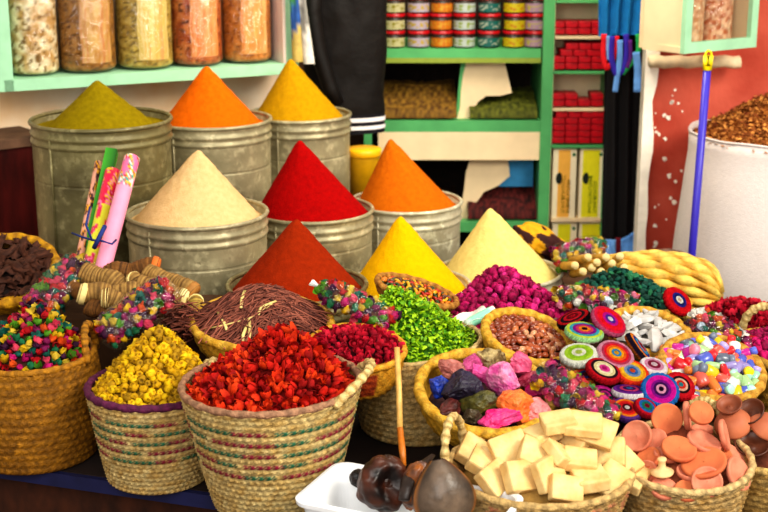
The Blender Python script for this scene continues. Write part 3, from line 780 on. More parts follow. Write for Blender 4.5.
for lab, pts in (('long pale straw tie lying across the brown twigs', [(200, 330), (225, 325), (250, 318), (272, 304)]), ('short flat straw knot near the middle of the twigs', [(218, 312), (224, 322), (227, 330)]),
                 ('thin straw tie at the left end of the twigs', [(194, 328), (199, 318), (207, 310), (210, 305)]), ('thin straw tie hanging near the front of the twig bowl', [(243, 350), (243, 335), (247, 325)]),
                 ('thick straw tie dropping from the bowl of twigs in the middle', [(248, 346), (250, 330), (249, 318)]), ('thin straw tie at the back of the twigs', [(241, 308), (242, 298), (245, 290)]), ('straw tie bending up at the right of the twigs', [(258, 315), (261, 307), (268, 304), (276, 301)])):
    W = []
    for px, py in pts:
        W.append(settle(H, px, py, .012))
    mb = MB(); mb.cur = lin('#E6CF82'); mb.tube(W, [.0042]*len(W), 6, flat=.5)
    tag(mb.build('straw_tie', VCS), lab, 'straw tie')

# ================================================================== bags of potpourri
FILM = film_mat('clear_film', gloss=.08)
def bag(label, p0, p1, r, seed, n=60, taper=(.35, .9), flat=.75, tie=True, ts=1, cols=PPC, up=Vector((0, 0, 1))):
    p0, p1 = Vector(p0), Vector(p1); d = p1-p0; L_ = d.length; X = d.normalized(); Y = up.cross(X).normalized(); Z = X.cross(Y)
    M = Matrix(((X.x, Y.x, Z.x, p0.x), (X.y, Y.y, Z.y, p0.y), (X.z, Y.z, Z.z, p0.z), (0, 0, 0, 1)))
    t = thing('potpourri_bag', label, 'bag', M); rb = random.Random(seed)
    def rad(f): return r*(taper[0]+(1-taper[0])*math.sin(min(1, f/.35)*PI/2)**.8 if f < .35 else 1-(1-taper[1])*((f-.35)/.65)**2)
    mb = MB(); rows = []; N_ = 22
    for i in range(N_+1):
        f = i/N_; rr = rad(f)
        if f > .93: rr *= max(.12, 1-((f-.93)/.07)**2*.8)
        row = []
        for j in range(36):
            a = 2*PI*j/36; k = 1.10+.08*noise.noise(Vector((f*7+seed, math.cos(a)*2.2, math.sin(a)*2.2)))+.03*math.sin(a*9+f*20)
            row.append(Vector((f*L_, rr*k*math.cos(a), rr*k*math.sin(a)*flat)))
        rows.append(row)
    b = mb.grid(rows, True); mb.cap([b+N_*36+j for j in range(36)])
    mb.build('film_wrapper', FILM, t)
    if tie:
        mb = MB(); rows = []
        for i in range(7):
            f = i/6; rr = r*taper[0]*(.5+.9*f)*ts
            rows.append([Vector((-f*r*.9*ts, rr*math.cos(2*PI*j/24)*(1+.3*math.sin(j*3)), rr*.6*math.sin(2*PI*j/24)*(1+.3*math.cos(j*2)))) for j in range(24)])
        mb.grid(rows, True); mb.build('twisted_end', mat('white_film', '#F2EEE8', rough=.3, vary=.08, spec=.6), t)
    mb = MB(); rows = []
    for i in range(12):
        f = .06+.86*i/11; rows.append([Vector((f*L_, rad(f)*.66*math.cos(2*PI*j/20), rad(f)*.66*flat*math.sin(2*PI*j/20))) for j in range(20)])
    b = mb.grid(rows, True, [[mixc(lin('#5A1430'), lin('#6A4A10'), .5+.5*noise.noise(Vector((i, j, seed)))) for j in range(20)] for i in range(12)])
    mb.cap([b+j for j in range(20)], True, lin('#3A1020')); mb.cap([b+11*20+j for j in range(20)], False, lin('#3A1020'))
    tag(mb.build('potpourri_fill', VC, t), kind='stuff')
    pts = []
    for _ in range(6000):
        if len(pts) >= n: break
        f = rb.uniform(.05, .95); a = rb.uniform(-.5, PI+.5); q = Vector((f*L_, rad(f)*.80*math.cos(a), rad(f)*.80*flat*math.sin(a)))
        if all((q-o_).length > .015 for o_ in pts): pts.append(q)
    for q in pts:
        src = rb.choice(PP); o = src.copy(); COL.objects.link(o); o.parent = t
        for key in ('category', 'label', 'group'):
            if key in o: del o[key]
        o.matrix_local = T(q) @ Euler((rb.uniform(0, 6.3), rb.uniform(0, 6.3), rb.uniform(0, 6.3))).to_matrix().to_4x4() @ S(rb.uniform(.9, 1.25))
        o.color = (*rb.choice(cols), 1)
    return t
bag('clear bag of mixed potpourri leaning against the bark bowl', at(82, 262, 3.52), at(34, 314, 3.36), .056, 1, 95, taper=(.75, .9), tie=False)
bag('clear bag of potpourri with pointed corner behind the yellow buds', at(172, 288, 3.26), at(100, 340, 3.16), .056, 2, 110, taper=(.8, .9), flat=.8, tie=False)
bag('long clear tube bag of potpourri with white twisted end beside the twigs', at(318, 286, 3.32), at(396, 327, 3.24), .047, 3, 95, taper=(.4, .95), ts=.45)
BRT = PPC+[lin('#E8E4D8'), lin('#C8D8E8'), lin('#F08AA8')]
bag('squat clear potpourri bag between the rosebuds and the shard bowl', at(552, 296, 3.56), at(640, 308, 3.48), .05, 4, 95, taper=(.55, .9), cols=BRT, tie=False)
bag('long clear potpourri bag beside the mineral bowl and caps', at(538, 370, 3.0), at(616, 428, 2.88), .054, 5, 95, taper=(.7, .9), tie=False)
bag('long clear potpourri bag above the coloured vials at right', at(690, 315, 3.42), at(760, 360, 3.30), .05, 6, 95, taper=(.6, .9), cols=BRT, tie=False)
bag('small dark potpourri bag behind the cut sticks', at(608, 250, 4.1), at(552, 262, 4.1), .062, 7, 85, taper=(.7, .9), flat=.8, tie=False)
# ================================================================== minerals
VCR = mat('rough_mineral', src='vcol', rough=.5, vary=.3, scale=45, bump=.5, bscale=90, spec=.5)
def rock(label, px, py, h, r, c, c2, seed, sc=(1, 1, 1), rot=0, name='mineral_lump', m=None, M0=M_MIN, facet=True, cat='mineral'):
    p = onplane(px, py, M0, h); mb = MB(); off = Vector((seed*2.3, seed*5.1, seed))
    def fn(v):
        k = 1
        if facet:
            rr = random.Random(seed)
            for _ in range(13):
                n = Vector((rr.gauss(0, 1), rr.gauss(0, 1), rr.gauss(0, 1))).normalized(); d = v.dot(n)
                lim = rr.uniform(.55, .85)
                if d > lim: v = v-n*(d-lim)*.97
        v = v*(1+.12*noise.noise(v*2.2+off)+.09*noise.noise(v*5+off)+.04*noise.noise(v*12+off))
        return Vector((v.x*sc[0], v.y*sc[1], v.z*sc[2]))*r
    mb.ico(4, fn, colfn=lambda p: mixc(c, c2, max(0, min(1, .5+1.0*noise.noise(p/r*1.7+off)+.7*noise.noise(p/r*6+off)))))
    o = mb.build(name, m or VCR, smooth=not facet)
    o.matrix_world = T(p) @ R(seed*17 % 30-15, seed*29 % 30-15, rot)
    return tag(o, label, cat)
k = 3.0/.95/1400
for lab, px, py, h, rpx, c, c2, sc, rot in [
    ('deep blue crystal cluster at the left of the mineral bowl', 438, 385, .012, 11, '#1E4AC8', '#0A1E78', (1, 1, 1.1), 0),
    ('dusty pink rock behind the dark purple rock in the mineral bowl', 452, 370, .012, 15, '#C4786C', '#9A5048', (1.1, .9, .8), 20),
    ('dark purple rock, largest in the mineral bowl', 461, 390, .022, 20, '#2C1E40', '#140E24', (1, .9, 1.0), 30),
    ('magenta pink rock at the back of the mineral bowl', 472, 364, .012, 12, '#D85A98', '#B03070', (1.1, 1, .8), 60),
    ('speckled beige and olive rock at the top of the mineral bowl', 490, 361, .018, 14, '#C8B078', '#5E4A22', (1.1, 1, .9), 15),
    ('small vivid magenta rock before the speckled one', 483, 375, .012, 13, '#D01878', '#E85AA4', (1.3, .8, .7), -20),
    ('pale pink and magenta rock in the middle of the mineral bowl', 503, 381, .018, 17, '#E0409A', '#F49AC0', (.9, 1.1, 1), 40),
    ('light pink rock at the upper right of the mineral bowl', 521, 366, .016, 15, '#EE7498', '#D84478', (1, .9, .9), 10),
    ('coral pink rock at the right of the mineral bowl', 530, 379, .012, 13, '#D04A6A', '#B0304E', (1.2, .8, .7), 70),
    ('small hot magenta rock at the right rim of the mineral bowl', 537, 389, .008, 10, '#E00A78', '#B00458', (1.2, .8, .7), 0),
    ('bright orange crystal block at the front of the mineral bowl', 517, 405, .022, 20, '#EE6418', '#F4883A', (1, .85, .85), 25),
    ('olive green rough rock left of the orange block', 479, 402, .018, 18, '#6A6426', '#3A3A18', (1.2, .8, .75), -15),
    ('hot pink oblong rock at the front rim of the mineral bowl', 500, 418, .014, 15, '#E8187A', '#F0509A', (1.3, .7, .7), 8),
    ('salmon pink rock at the right front of the mineral bowl', 538, 410, .010, 13, '#F07A80', '#F4A0A0', (1.1, .9, .8), 50),
    ('dark maroon rock at the left front of the mineral bowl', 449, 408, .008, 13, '#6A2420', '#40140F', (1.2, .8, .7), 35),
    ('small grey brown rock under the olive green rock', 473, 415, .008, 10, '#6E5E44', '#3E3626', (1, 1, .8), 0)]:
    rock(lab, px, py, h+.002, rpx*k*1.12, lin(c), lin(c2), px, sc, rot)
H = Heap(M_MIN, .13, .13, .012, p=1.8, z0=-.045)
H.core('mineral_chips', VC, 'dark chips lying under the mineral lumps', 'minerals', lin('#5A3A34'), lin('#3A2A44'))
# ================================================================== shards
SHM = mat('grey_shard', '#CCCAC6', rough=.35, vary=.5, scale=24, second='#8A8684', spec=.6)
rs = random.Random(77)
H = Heap(M_SHARD, .082, .082, .03, p=1.5, z0=-.012)
H.core('shard_heap', VC, 'small pale chips under the grey shards in the bowl', 'shards', lin('#A8A298'), lin('#6E685E'))
SHP = []
for q in range(4):
    mb = MB(); pts = [Vector((x*.028*(1+.1*q), .004*math.sin(x*2+q), .004*math.cos(x*3+q))) for x in (-1, -.6, -.1, .4, .8, 1)]
    mb.tube(pts, [.004, .010, .0125, .011, .008, .002], 6, flat=.6+.1*q); SHP.append(proto('grey_shard', mb, SHM, 'shard', smooth=False))
for p, n in H.scatter(40, .019, 20, lift=.006):
    dup(rs.choice(SHP), M_SHARD @ T(p) @ R(rs.uniform(-30, 30), rs.uniform(-40, 40), rs.uniform(0, 360)) @ S(rs.uniform(.7, 1.15)), 'pale grey jagged shard heaped in the straw bowl beside the caps', 'pale grey shards')
for i, (px, py, rz, sc, lab) in enumerate([(655, 338, 70, 1.5, 'largest pale grey shard, lying at the front of the shard bowl'), (640, 322, 20, 1.4, 'long pale shard pointing up at the back of the shard bowl'), (634, 341, -20, 1.25, 'long pale shard at the left front of the shard bowl')]):
    o = dup(SHP[i], T(onplane(px, py, M_SHARD, .03)) @ R(10, -25+10*i, rz) @ S(sc), lab); 
    if 'group' in o: del o['group']
# ================================================================== crocheted caps
def cap_mesh(rings, edge, r, th, scallop=True):
    """flat round cap: rings = outer to centre list of colours"""
    mb = MB(); prof = [(r*.8, -th*.5, edge[1]), (r*.98, -th*.35, edge[1]), (r*1.03, -th*.05, edge[0]), (r*1.02, th*.2, edge[0]), (r*.97, th*.42, edge[0])]
    n = len(rings)
    for i, c in enumerate(rings):
        a, b = .95*(1-i/n), .95*(1-(i+1)/n)
        for s in (.02, .5, .98):
            rho = a+(b-a)*s
            prof.append((max(r*rho, .0005), th*(.42+.16*(1-rho**2))+.0012*math.sin(PI*s), c))
    cols = [lin(p[2]) for p in prof]
    def fn(p, a, i):
        q = 1+(.045*math.cos(a*22)*.65 if scallop and 1 <= i <= 4 else .0) + .012*math.cos(a*44+i)
        return Vector((p.x*q, p.y*q, p.z+.0008*math.cos(a*40+i*PI)))
    mb.lathe([(p[0], p[1]) for p in prof], 88, fn=fn, cap0=True, cap1=True, col=lambda i, a: tuple(x*(.82+.18*math.cos(a*44+i*PI)) for x in cols[i]))
    return mb
KX = [
 # px,py,y, r px, tilt x(towards viewer), tilt y(right side down), rings, edge, label
 (574, 320, 3.27, 17, 2, -22, ['#C0101A', '#2A1420', '#D0142A', '#7A0A1A', '#D0142A'], ('#1E1018', '#C81424'), 'red and black cap tilted on edge at the back left of the caps'),
 (608, 322, 3.22, 19, 22, 28, ['#D8204A', '#E8142A', '#E8142A', '#C01090', '#5A2AA0', '#F4F0F8'], ('#C85A80', '#8A1A40'), 'red and purple cap with white centre, topmost of the pile'),
 (584, 333, 3.18, 19, 8, 4, ['#C8E048', '#40A8C0', '#8A1E90', '#D83A70', '#F08A1E', '#3A0A20'], ('#B0E8A0', '#E0A0B0'), 'lime edged cap with purple and orange rings'),
 (579, 356, 3.10, 19, 14, -6, ['#F0F0E0', '#B0D838', '#9AC828', '#F0F0D8', '#C8E060'], ('#E8EADC', '#B8C8A0'), 'lime green and white cap behind the long bag'),
 (615, 356, 3.10, 19, 26, 14, ['#D890A8', '#B83A5A', '#E01E2E', '#F0661E', '#F4A81E', '#3A90C0', '#F0B020'], ('#E0A0B8', '#701430'), 'pink scalloped cap with orange and blue centre'),
 (638, 349, 3.17, 18, 4, 50, ['#F08A1E', '#2A3A90', '#3AA0C8', '#D82A2A', '#2A1830'], ('#20142A', '#F08020'), 'dark cap with orange and blue stripes leaning under the shard bowl'),
 (603, 372, 3.04, 18, 18, 16, ['#C81424', '#2E1420', '#EAD8A0', '#F2E8C0', '#E84AA0', '#D02080'], ('#B01020', '#3A0A18'), 'cream ringed cap with magenta centre and red edge'),
 (631, 374, 3.06, 18, 24, 12, ['#E83A1E', '#F4A020', '#F0C030', '#8098B8', '#3A6AB0', '#E86030'], ('#D8301E', '#8A1414'), 'orange edged cap with grey blue rings in the middle of the pile'),
 (653, 368, 3.10, 14, 16, 10, ['#F4E8EC', '#D890B0', '#8A2040', '#F0D8E0'], ('#F4ECEC', '#7A1A34'), 'small white scalloped cap with burgundy ring'),
 (660, 391, 2.98, 19, 44, 6, ['#2A70C0', '#D818A0', '#D818A0', '#8A1490', '#4A1460', '#F0A8C8', '#2A1030'], ('#2A80D0', '#103A80'), 'magenta cap with blue edge facing forward'),
 (679, 387, 3.03, 16, 36, 18, ['#C81424', '#D81E2A', '#2A1018', '#F0B8A0', '#E83A2A', '#40A0A8'], ('#C01020', '#40101A'), 'red and black cap behind the magenta cap with blue edge'),
 (629, 393, 2.99, 17, -4, 2, ['#7A2A98', '#5A1A80', '#C83A70', '#3A1A60', '#3A70B0'], ('#F4EEF0', '#6A1A3A'), 'purple cap with white scalloped band seen from the side'),
 (626, 411, 2.93, 16, 22, 8, ['#6A3A90', '#F08A20', '#E8301E', '#C81A24', '#5A1020', '#F4ECE8'], ('#5A3080', '#302050'), 'red and orange cap with white centre, lowest of the pile'),
 (604, 398, 2.98, 15, 20, 20, ['#B01A78', '#D02A98', '#3A1440', '#C02080', '#702070'], ('#8A1460', '#3A0A30'), 'plum cap half hidden by the long potpourri bag'),
 (585, 378, 3.05, 13, 20, 0, ['#E87020', '#C82A1E', '#2A3A80', '#6A1A30'], ('#C0401A', '#4A1420'), 'small orange and navy cap tucked behind the long bag'),
 (645, 409, 2.93, 12, 24, 20, ['#C8142A', '#2A6AB0', '#1E7A60', '#8A1030'], ('#A01024', '#2A1018'), 'small red cap with blue and green rings beside the terracotta discs'),
 (677, 302, 3.55, 16, 32, 34, ['#E01420', '#E01420', '#D01420', '#2A2A88', '#20206A', '#F4F0E8', '#F0C8A0'], ('#D01020', '#700A14'), 'red and navy cap lying against the green granules'),
]
for px, py, y, rp, tx, ty, rings, edge, lab in KX:
    r = sz(rp, px, py, y); mb = cap_mesh(rings, edge, r, .020)
    o = mb.build('crocheted_cap', FELT); o.matrix_world = T(at(px, py, y)) @ R(tx, ty, 0); tag(o, lab, 'cap', 'crocheted round caps')
ck = thing('shallow_basket', 'shallow dark basket under the pile of crocheted caps', 'basket', T((.555, 3.1, .452)))
mb = MB(); cc = lin('#4A2A1E'); mb.cur = cc
mb.lathe([(.12, 0), (.15, .03), (.16, .055), (.15, .055), (.13, .03), (.02, .06), (.001, .065)], 60, cap0=True, fn=lambda p, a, i: p*(1+.01*math.cos(a*30)))
mb.build('basket_body', STRAW, ck)
mb = MB(); mb.cur = lin('#3A1420'); Hc = Heap(Matrix(), .14, .15, .075, p=1.5, ax=.0, ay=.04)
Hc.M = T((.555, 3.1, .492)); Hc.core('cap_pile_core', FELT, 'dark jumble of caps deeper in the pile', 'caps', lin('#5A1430'), lin('#1E1020'))
# ================================================================== vials
VM = mat('vial_plastic', src='obj', rough=.25, vary=.12, scale=30, spec=.6)
VCAP = mat('vial_cap', src='obj', rough=.35, vary=.05, scale=30, spec=.5)
rv = random.Random(91)
H = Heap(M_VIAL, .105, .105, .035, p=1.5, z0=-.012)
H.core('vial_heap', VC, 'mixed coloured wrappers deeper in the bowl of vials', 'vials', lin('#C87A5A'), lin('#4A5A7A'))
VP = []
for q in range(2):
    r_, l_ = ((.0088, .036), (.0125, .027))[q]
    root = thing('vial', None, 'vial'); PROTOS.append(root)
    mb = MB(); mb.lathe([(r_*.8, -l_/2), (r_, -l_/2+.003), (r_, l_/2-.004), (r_*.7, l_/2)], 14, cap0=True, cap1=True); mb.build('vial_body', VM, root)
    mb = MB(); mb.lathe([(r_*.82, l_/2-.001), (r_*.85, l_/2+.009), (r_*.6, l_/2+.011)], 14, cap0=True, cap1=True); mb.build('cap', VCAP, root)
    VP.append(root)
VCOL = [('pale aqua', '#A8E0C8'), ('lavender', '#A89AD8'), ('yellow', '#F4D020'), ('red', '#E0202A'), ('pink', '#F08AA0'), ('white', '#F0EEE8'), ('blue', '#5A6AD0'), ('slate grey', '#6A7488'), ('orange', '#F08A3A'), ('pale green', '#B8E0A0'), ('magenta', '#D020A0'), ('coral', '#F06A5A')]
def putvial(M, i, lab, grp, j=None):
    o = dup(rv.choice(VP), M, lab, grp)
    c = tuple(x*.72 for x in lin(VCOL[i][1])); c2 = lin(VCOL[j if j is not None else rv.randrange(12)][1])
    for ch in o.children: ch.color = (*(c if ch.name.startswith('vial_body') else c2), 1)
for p, n in H.scatter(62, .021, 22, lift=.008):
    i = rv.randrange(12); putvial(M_VIAL @ T(p) @ R(90+rv.uniform(-35, 35), rv.uniform(-30, 30), rv.uniform(0, 360)) @ S(rv.uniform(1.0, 1.4)), i, VCOL[i][0]+' small plastic vial heaped in the straw bowl at right', 'small coloured vials in the bowl')
for i, (px, py, rz) in enumerate([(668, 378, 30), (673, 388, -20), (682, 372, 60), (669, 366, 90), (691, 398, 10), (661, 362, 40), (676, 360, 10), (694, 382, 75), (682, 352, 120), (690, 345, 20)]):
    c = [3, 4, 4, 9, 5, 8, 11, 3, 10, 6][i]
    putvial(T(at(px, py, 3.06+(390-py)*.004)) @ R(80, 10, rz) @ S(1.2), c, VCOL[c][0]+' vial spilled between the caps and the straw bowl', 'vials spilled beside the bowl', [5, 3, 1][i % 3])
# ================================================================== soap blocks
SOAP = mat('cream_soap', '#E4CA90', rough=.7, vary=.16, scale=26, second='#CFA462', bump=.25, bscale=70)
SBC = Vector((.36, 2.63))
HS = Heap(T((.322, 2.68, TZ+.125)), .17, .168, .095, p=1.5, ax=.02, ay=.05)
HS.core('soap_crumbs', VC, 'cream crumbs and broken pieces under the soap blocks', 'soap', lin('#B8924E'), lin('#8A6A34'))
rs = random.Random(50)
def soapmesh(seed):
    rr = random.Random(seed); mb = MB(); bm = bmesh.new(); bmesh.ops.create_cube(bm, size=1)
    for v in bm.verts: v.co = Vector((v.co.x*.070, v.co.y*.059, v.co.z*.026))
    bmesh.ops.bevel(bm, geom=bm.edges[:], offset=.004, segments=2, affect='EDGES', profile=.5)
    sx_, sy_, sz_ = rr.uniform(.92, 1.12), rr.uniform(.88, 1.1), rr.uniform(.85, 1.2)
    for v in bm.verts: v.co = Vector((v.co.x*sx_, v.co.y*sy_, v.co.z*sz_))*(1+.03*noise.noise(v.co*40+Vector((seed, 0, 0))))
    mb.addbm(bm); return mb.mesh('soap_block', SOAP, smooth=False)
SM = [soapmesh(i) for i in range(5)]
SOAPS = [(473, 452, 30, -8, 60, 'at the left end behind the rope handle'), (484, 463, 35, -12, 40, 'leaning just right of the rope handle'), (510, 449, 62, -6, 8, 'standing upright near the left of the basket'), (542, 434, 10, 6, 12, 'lying flat at the back middle'), (575, 438, 34, 18, -32, 'tilted in the centre back of the pile'), (597, 432, 30, 20, -25, 'at the back right with a rounded top'), (519, 477, 48, 4, 6, 'leaning on the front rim left of centre'), (549, 473, 50, -10, 28, 'leaning at the front centre of the basket'), (560, 455, 20, 25, 55, 'wedged in the gap at the middle'), (580, 460, 28, 16, -32, 'tilted right of the middle gap'), (607, 453, 42, 8, -40, 'large and facing forward at right'), (590, 479, 14, -12, 14, 'lying flat near the front right rim'), (612, 481, 30, -18, 38, 'propped on the front right rim'), (624, 464, 34, -14, 30, 'high at the far right of the basket'), (566, 489, 40, 0, 2, 'sunken at the front rim'), (495, 479, 30, -6, 30, 'low at the left front rim'), (535, 455, 20, 10, 20, 'deep in the middle of the pile'), (583, 424, 12, 4, 20, 'topmost at the back'), (558, 422, 10, -8, 40, 'flat at the back left of the top'), (634, 478, 30, -20, 60, 'at the far right rim')]
for i, (px, py, tx, ty, rz, d) in enumerate(SOAPS):
    q = settle(HS, px, py, .020); tx += rs.uniform(-14, 18); ty += rs.uniform(-20, 20); rz += rs.uniform(-32, 32)
    o = link('soap_block', SM[i % 5]); o.matrix_world = T(q) @ R(tx, ty, rz)
    tag(o, 'cream soap block '+d, 'soap', 'cream soap blocks')
# ================================================================== terracotta discs
TERRA = mat('terracotta', '#CC7648', rough=.8, vary=.25, scale=14, second='#B45A38', bump=.2, bscale=60)
TERRAP = mat('terracotta_pink', '#D48A6E', rough=.75, vary=.25, scale=18, second='#B86248', bump=.2, bscale=60)
def discmesh(m, r=.036, th=.012, dish=.004):
    mb = MB(); mb.lathe([(r*.85, -th*.5), (r*.97, -th*.35), (r, 0), (r*.98, th*.4), (r*.9, th*.5), (r*.82, th*.5-dish*.5), (r*.4, th*.5-dish), (.001, th*.5-dish*.6)], 40, cap0=True)
    return mb.mesh('terracotta_disc', m)
DM = [discmesh(TERRA), discmesh(TERRAP, dish=.007), discmesh(TERRAP, dish=.002)]
HT = Heap(T((.635, 2.76, TZ+.118)), .128, .128, .085, p=1.5, ay=.05)
HT.core('terracotta_shards', VC, 'broken terracotta lying under the discs in the basket', 'terracotta', lin('#A85A3C'), lin('#7A3A26'))
DISCS = [(667, 419, 16, 62, -4, .02, 'disc facing forward at the back left, largest upright one'), (637, 436, 16, 46, -48, .018, 'disc standing on edge beside the soap blocks'), (653, 441, 15, 18, -28, .004, 'disc half hidden behind the left upright ones'), (679, 449, 18, 20, 6, .018, 'pale disc lying tilted in the middle of the basket'), (704, 442, 18, 10, 16, .012, 'disc sloping right below the rope handle'), (687, 416, 15, 14, 80, .022, 'disc seen edge-on right of the large upright one'), (701, 413, 13, 42, 10, .01, 'disc just inside the rope handle'), (702, 430, 11, 2, -4, .008, 'small flat disc under the rope handle'), (724, 435, 16, 16, 72, .02, 'thin disc on edge beside the clay bowls'), (704, 463, 23, 14, -16, .022, 'widest orange disc, bridging the middle'), (707, 482, 16, 54, -8, .03, 'disc facing forward at the front rim'), (738, 474, 18, 34, 52, .022, 'disc leaning out at the right front'), (648, 459, 14, 16, -34, .012, 'disc below the left upright ones'), (646, 474, 14, 34, -52, .014, 'disc at the left front rim'), (664, 489, 14, 26, 4, .006, 'disc sunken at the left front rim'), (687, 491, 13, 30, -10, .006, 'disc sunken at the front centre rim'), (630, 452, 14, 40, -60, .01, 'disc at the far left edge of the basket'), (733, 456, 16, 14, 34, .01, 'pink disc sloping right of the widest orange one'), (718, 452, 15, 10, 20, .004, 'disc under the thin edge-on one'), (690, 472, 14, 10, 0, .002, 'disc deep behind the front rim'), (666, 455, 13, 8, 10, .002, 'disc deep in the left of the basket')]
for i, (px, py, rp, tx, ty, lf, d) in enumerate(DISCS):
    q = settle(HT, px, py, lf, 1.0); r = sz(rp, px, py, q.y)
    o = link('terracotta_disc', DM[i % 3]); o.matrix_world = T(q) @ R(tx, ty, 0) @ S(r/.036, r/.036, 1)
    tag(o, 'terracotta '+d, 'clay disc', 'terracotta discs in the front right basket')
mb = MB(); mb.lathe([(.032, -.004), (.034, .002), (.02, .008), (.011, .016), (.010, .034), (.014, .04), (.012, .044)], 32, cap0=True, cap1=True)
o = mb.build('clay_stand', mat('pale_clay', '#E6C08A', rough=.8, vary=.15)); q = settle(HT, 662, 472, .02); o.matrix_world = T(q) @ R(4, -4, 0) @ S(.72); tag(o, 'pale clay pedestal stand among the terracotta discs', 'stand')
# clay bowls
CLAY = [mat('brown_clay', '#9A5638', rough=.5, vary=.35, scale=14, second='#6A3420'), mat('dark_clay', '#6E3E28', rough=.4, vary=.4, scale=14, second='#3E1E14'), mat('rust_clay', '#C07450', rough=.6, vary=.25, scale=12, second='#9A5236')]
HB = Heap(T((.868, 2.85, TZ+.105)), .125, .125, .06, p=1.6); HB.core('clay_shards', VC, 'broken clay under the small bowls at right', 'clay', lin('#7A4028'), lin('#4A2416'))
def claybowl(px, py, rp, tx, ty, m, lab, deep=.45, lift=.02):
    q = settle(HB, px, py, lift); r = sz(rp, px, py, q.y); t = MB()
    t.lathe([(r*.35, -r*deep), (r*.7, -r*deep*.75), (r*.95, -r*.12), (r, 0), (r*.93, .002), (r*.84, -r*.1), (r*.6, -r*deep*.55), (r*.3, -r*deep*.7), (r*.2, -r*deep*.55), (r*.1, -r*deep*.5), (.001, -r*deep*.5)], 44, cap0=True)
    o = t.build('clay_bowl', m); o.matrix_world = T(q) @ R(tx, ty, 0); return tag(o, lab, 'bowl', 'small clay bowls')
claybowl(752, 443, 18, 24, -6, CLAY[1], 'dark brown clay bowl at the front right, open towards the viewer', lift=.03)
claybowl(750, 411, 15, 26, -36, CLAY[1], 'dark hollow clay bowl behind the rust coloured one', lift=.03)
claybowl(733, 424, 19, -150, -20, CLAY[2], 'rust coloured clay bowl turned upside down', .7, .03)
claybowl(765, 427, 17, -150, 20, CLAY[2], 'rust clay bowl at the right edge of the picture', .7, .03)
claybowl(729, 404, 13, 24, -20, CLAY[0], 'brown clay bowl leaning behind the rust coloured one', .6, .02)
claybowl(722, 463, 15, -140, -30, CLAY[2], 'rust clay bowl half hidden between the discs and the dark bowl', .6, .015)
# ================================================================== roots
ROOTM = mat('ribbed_root', src='vcol', rough=.8, vary=.3, scale=60, bump=.4, bscale=120)
CUT = mat('cut_wood', src='obj', rough=.7, vary=.15, scale=90)
def root_stick(a, b, y0, y1, rp, c, c2, cut, lab, ends=(False, True), seed=0):
    A, B = at(a[0], a[1], y0), at(b[0], b[1], y1); mid = (A+B)/2; A, B = A-mid, B-mid
    t = thing('root_stick', lab, 'root', T(mid), 'ribbed root sticks'); r = sz(rp, a[0], a[1], (y0+y1)/2); n = 44
    mb = MB(); pts = []; rad = []
    for i in range(n+1):
        s = i/n; pts.append(A.lerp(B, s)+Vector((0, 0, .012*noise.noise(Vector((s*3, seed, 0))))))
        rad.append(r*(1+.22*noise.noise(Vector((s*4, seed, 5)))+.045*math.sin(i*2.3+noise.noise(Vector((s*5, seed, 1)))*5)+.06*noise.noise(Vector((s*14, seed, 8)))-.25*max(0, s-.8)))
    mb.tube(pts, rad, 14, col=lambda i: mixc(c, c2, max(0, min(1, .42+.4*math.sin(i*2.3+1)+.7*noise.noise(Vector((i*.4, seed, 2)))))))
    mb.build('ribbed_bark', ROOTM, t)
    for e, on in enumerate(ends):
        if not on: continue
        P, Q = (pts[0], pts[1]) if e == 0 else (pts[-1], pts[-2]); d = (P-Q).normalized(); mb = MB()
        mb.tube([P-d*.016, P-d*.004, P+d*.004], [r*1.03, r*1.02, r*.82], 14); ob = mb.build('cut_end', CUT, t); ob.color = (*cut, 1); ob['label'] = 'smooth cut end'
    return t
cb, cd = lin('#B8904E'), lin('#5E3C18'); ce = lin('#F0D890'); co = lin('#E0762E')
db, dd = lin('#8A5A24'), lin('#50300F')
root_stick((108, 275), (158, 267), 3.5, 3.5, 10, db, dd, co, 'dark root with orange cut end, uppermost at the back', seed=1)
root_stick((83, 272), (132, 290), 3.46, 3.42, 11, cb, cd, ce, 'pale ribbed root sloping right below the paper rolls', ends=(False, False), seed=2)
root_stick((140, 294), (80, 293), 3.38, 3.36, 11, cb, cd, ce, 'ribbed root with pale end pointing left', seed=3)
root_stick((138, 305), (103, 298), 3.32, 3.31, 10, cb, cd, ce, 'short root with slanted pale cut just below the left-pointing one', seed=4)
root_stick((132, 280), (150, 291), 3.43, 3.38, 8, cb, cd, ce, 'small root stub in the middle of the sticks', ends=(True, False), seed=5)
root_stick((146, 272), (194, 293), 3.44, 3.38, 10, cb, cd, lin('#B07A3A'), 'ribbed root at the upper right beside the beige tub', seed=6)
root_stick((140, 284), (187, 299), 3.40, 3.36, 10, cb, cd, lin('#F0E0A0'), 'root with cream yellow end at the right, beside the bag corner', seed=7)
root_stick((88, 306), (125, 314), 3.34, 3.31, 9, db, dd, ce, 'brown root low behind the potpourri basket', ends=(False, False), seed=8)
root_stick((72, 287), (100, 303), 3.42, 3.37, 8, db, dd, ce, 'dark root beside the leaning potpourri bag', ends=(False, False), seed=9)
root_stick((120, 318), (150, 304), 3.31, 3.36, 8, db, dd, ce, 'dark root behind the pointed potpourri bag', ends=(False, False), seed=10)
root_stick((182, 300), (150, 312), 3.36, 3.3, 9, cb, cd, ce, 'root lying low between the pointed bag and the twig bowl', ends=(True, False), seed=12)
root_stick((196, 302), (196, 316), 3.36, 3.30, 8, lin('#C9A84A'), cd, ce, 'short yellowish root stub at the left rim of the twig bowl', ends=(True, False), seed=13)
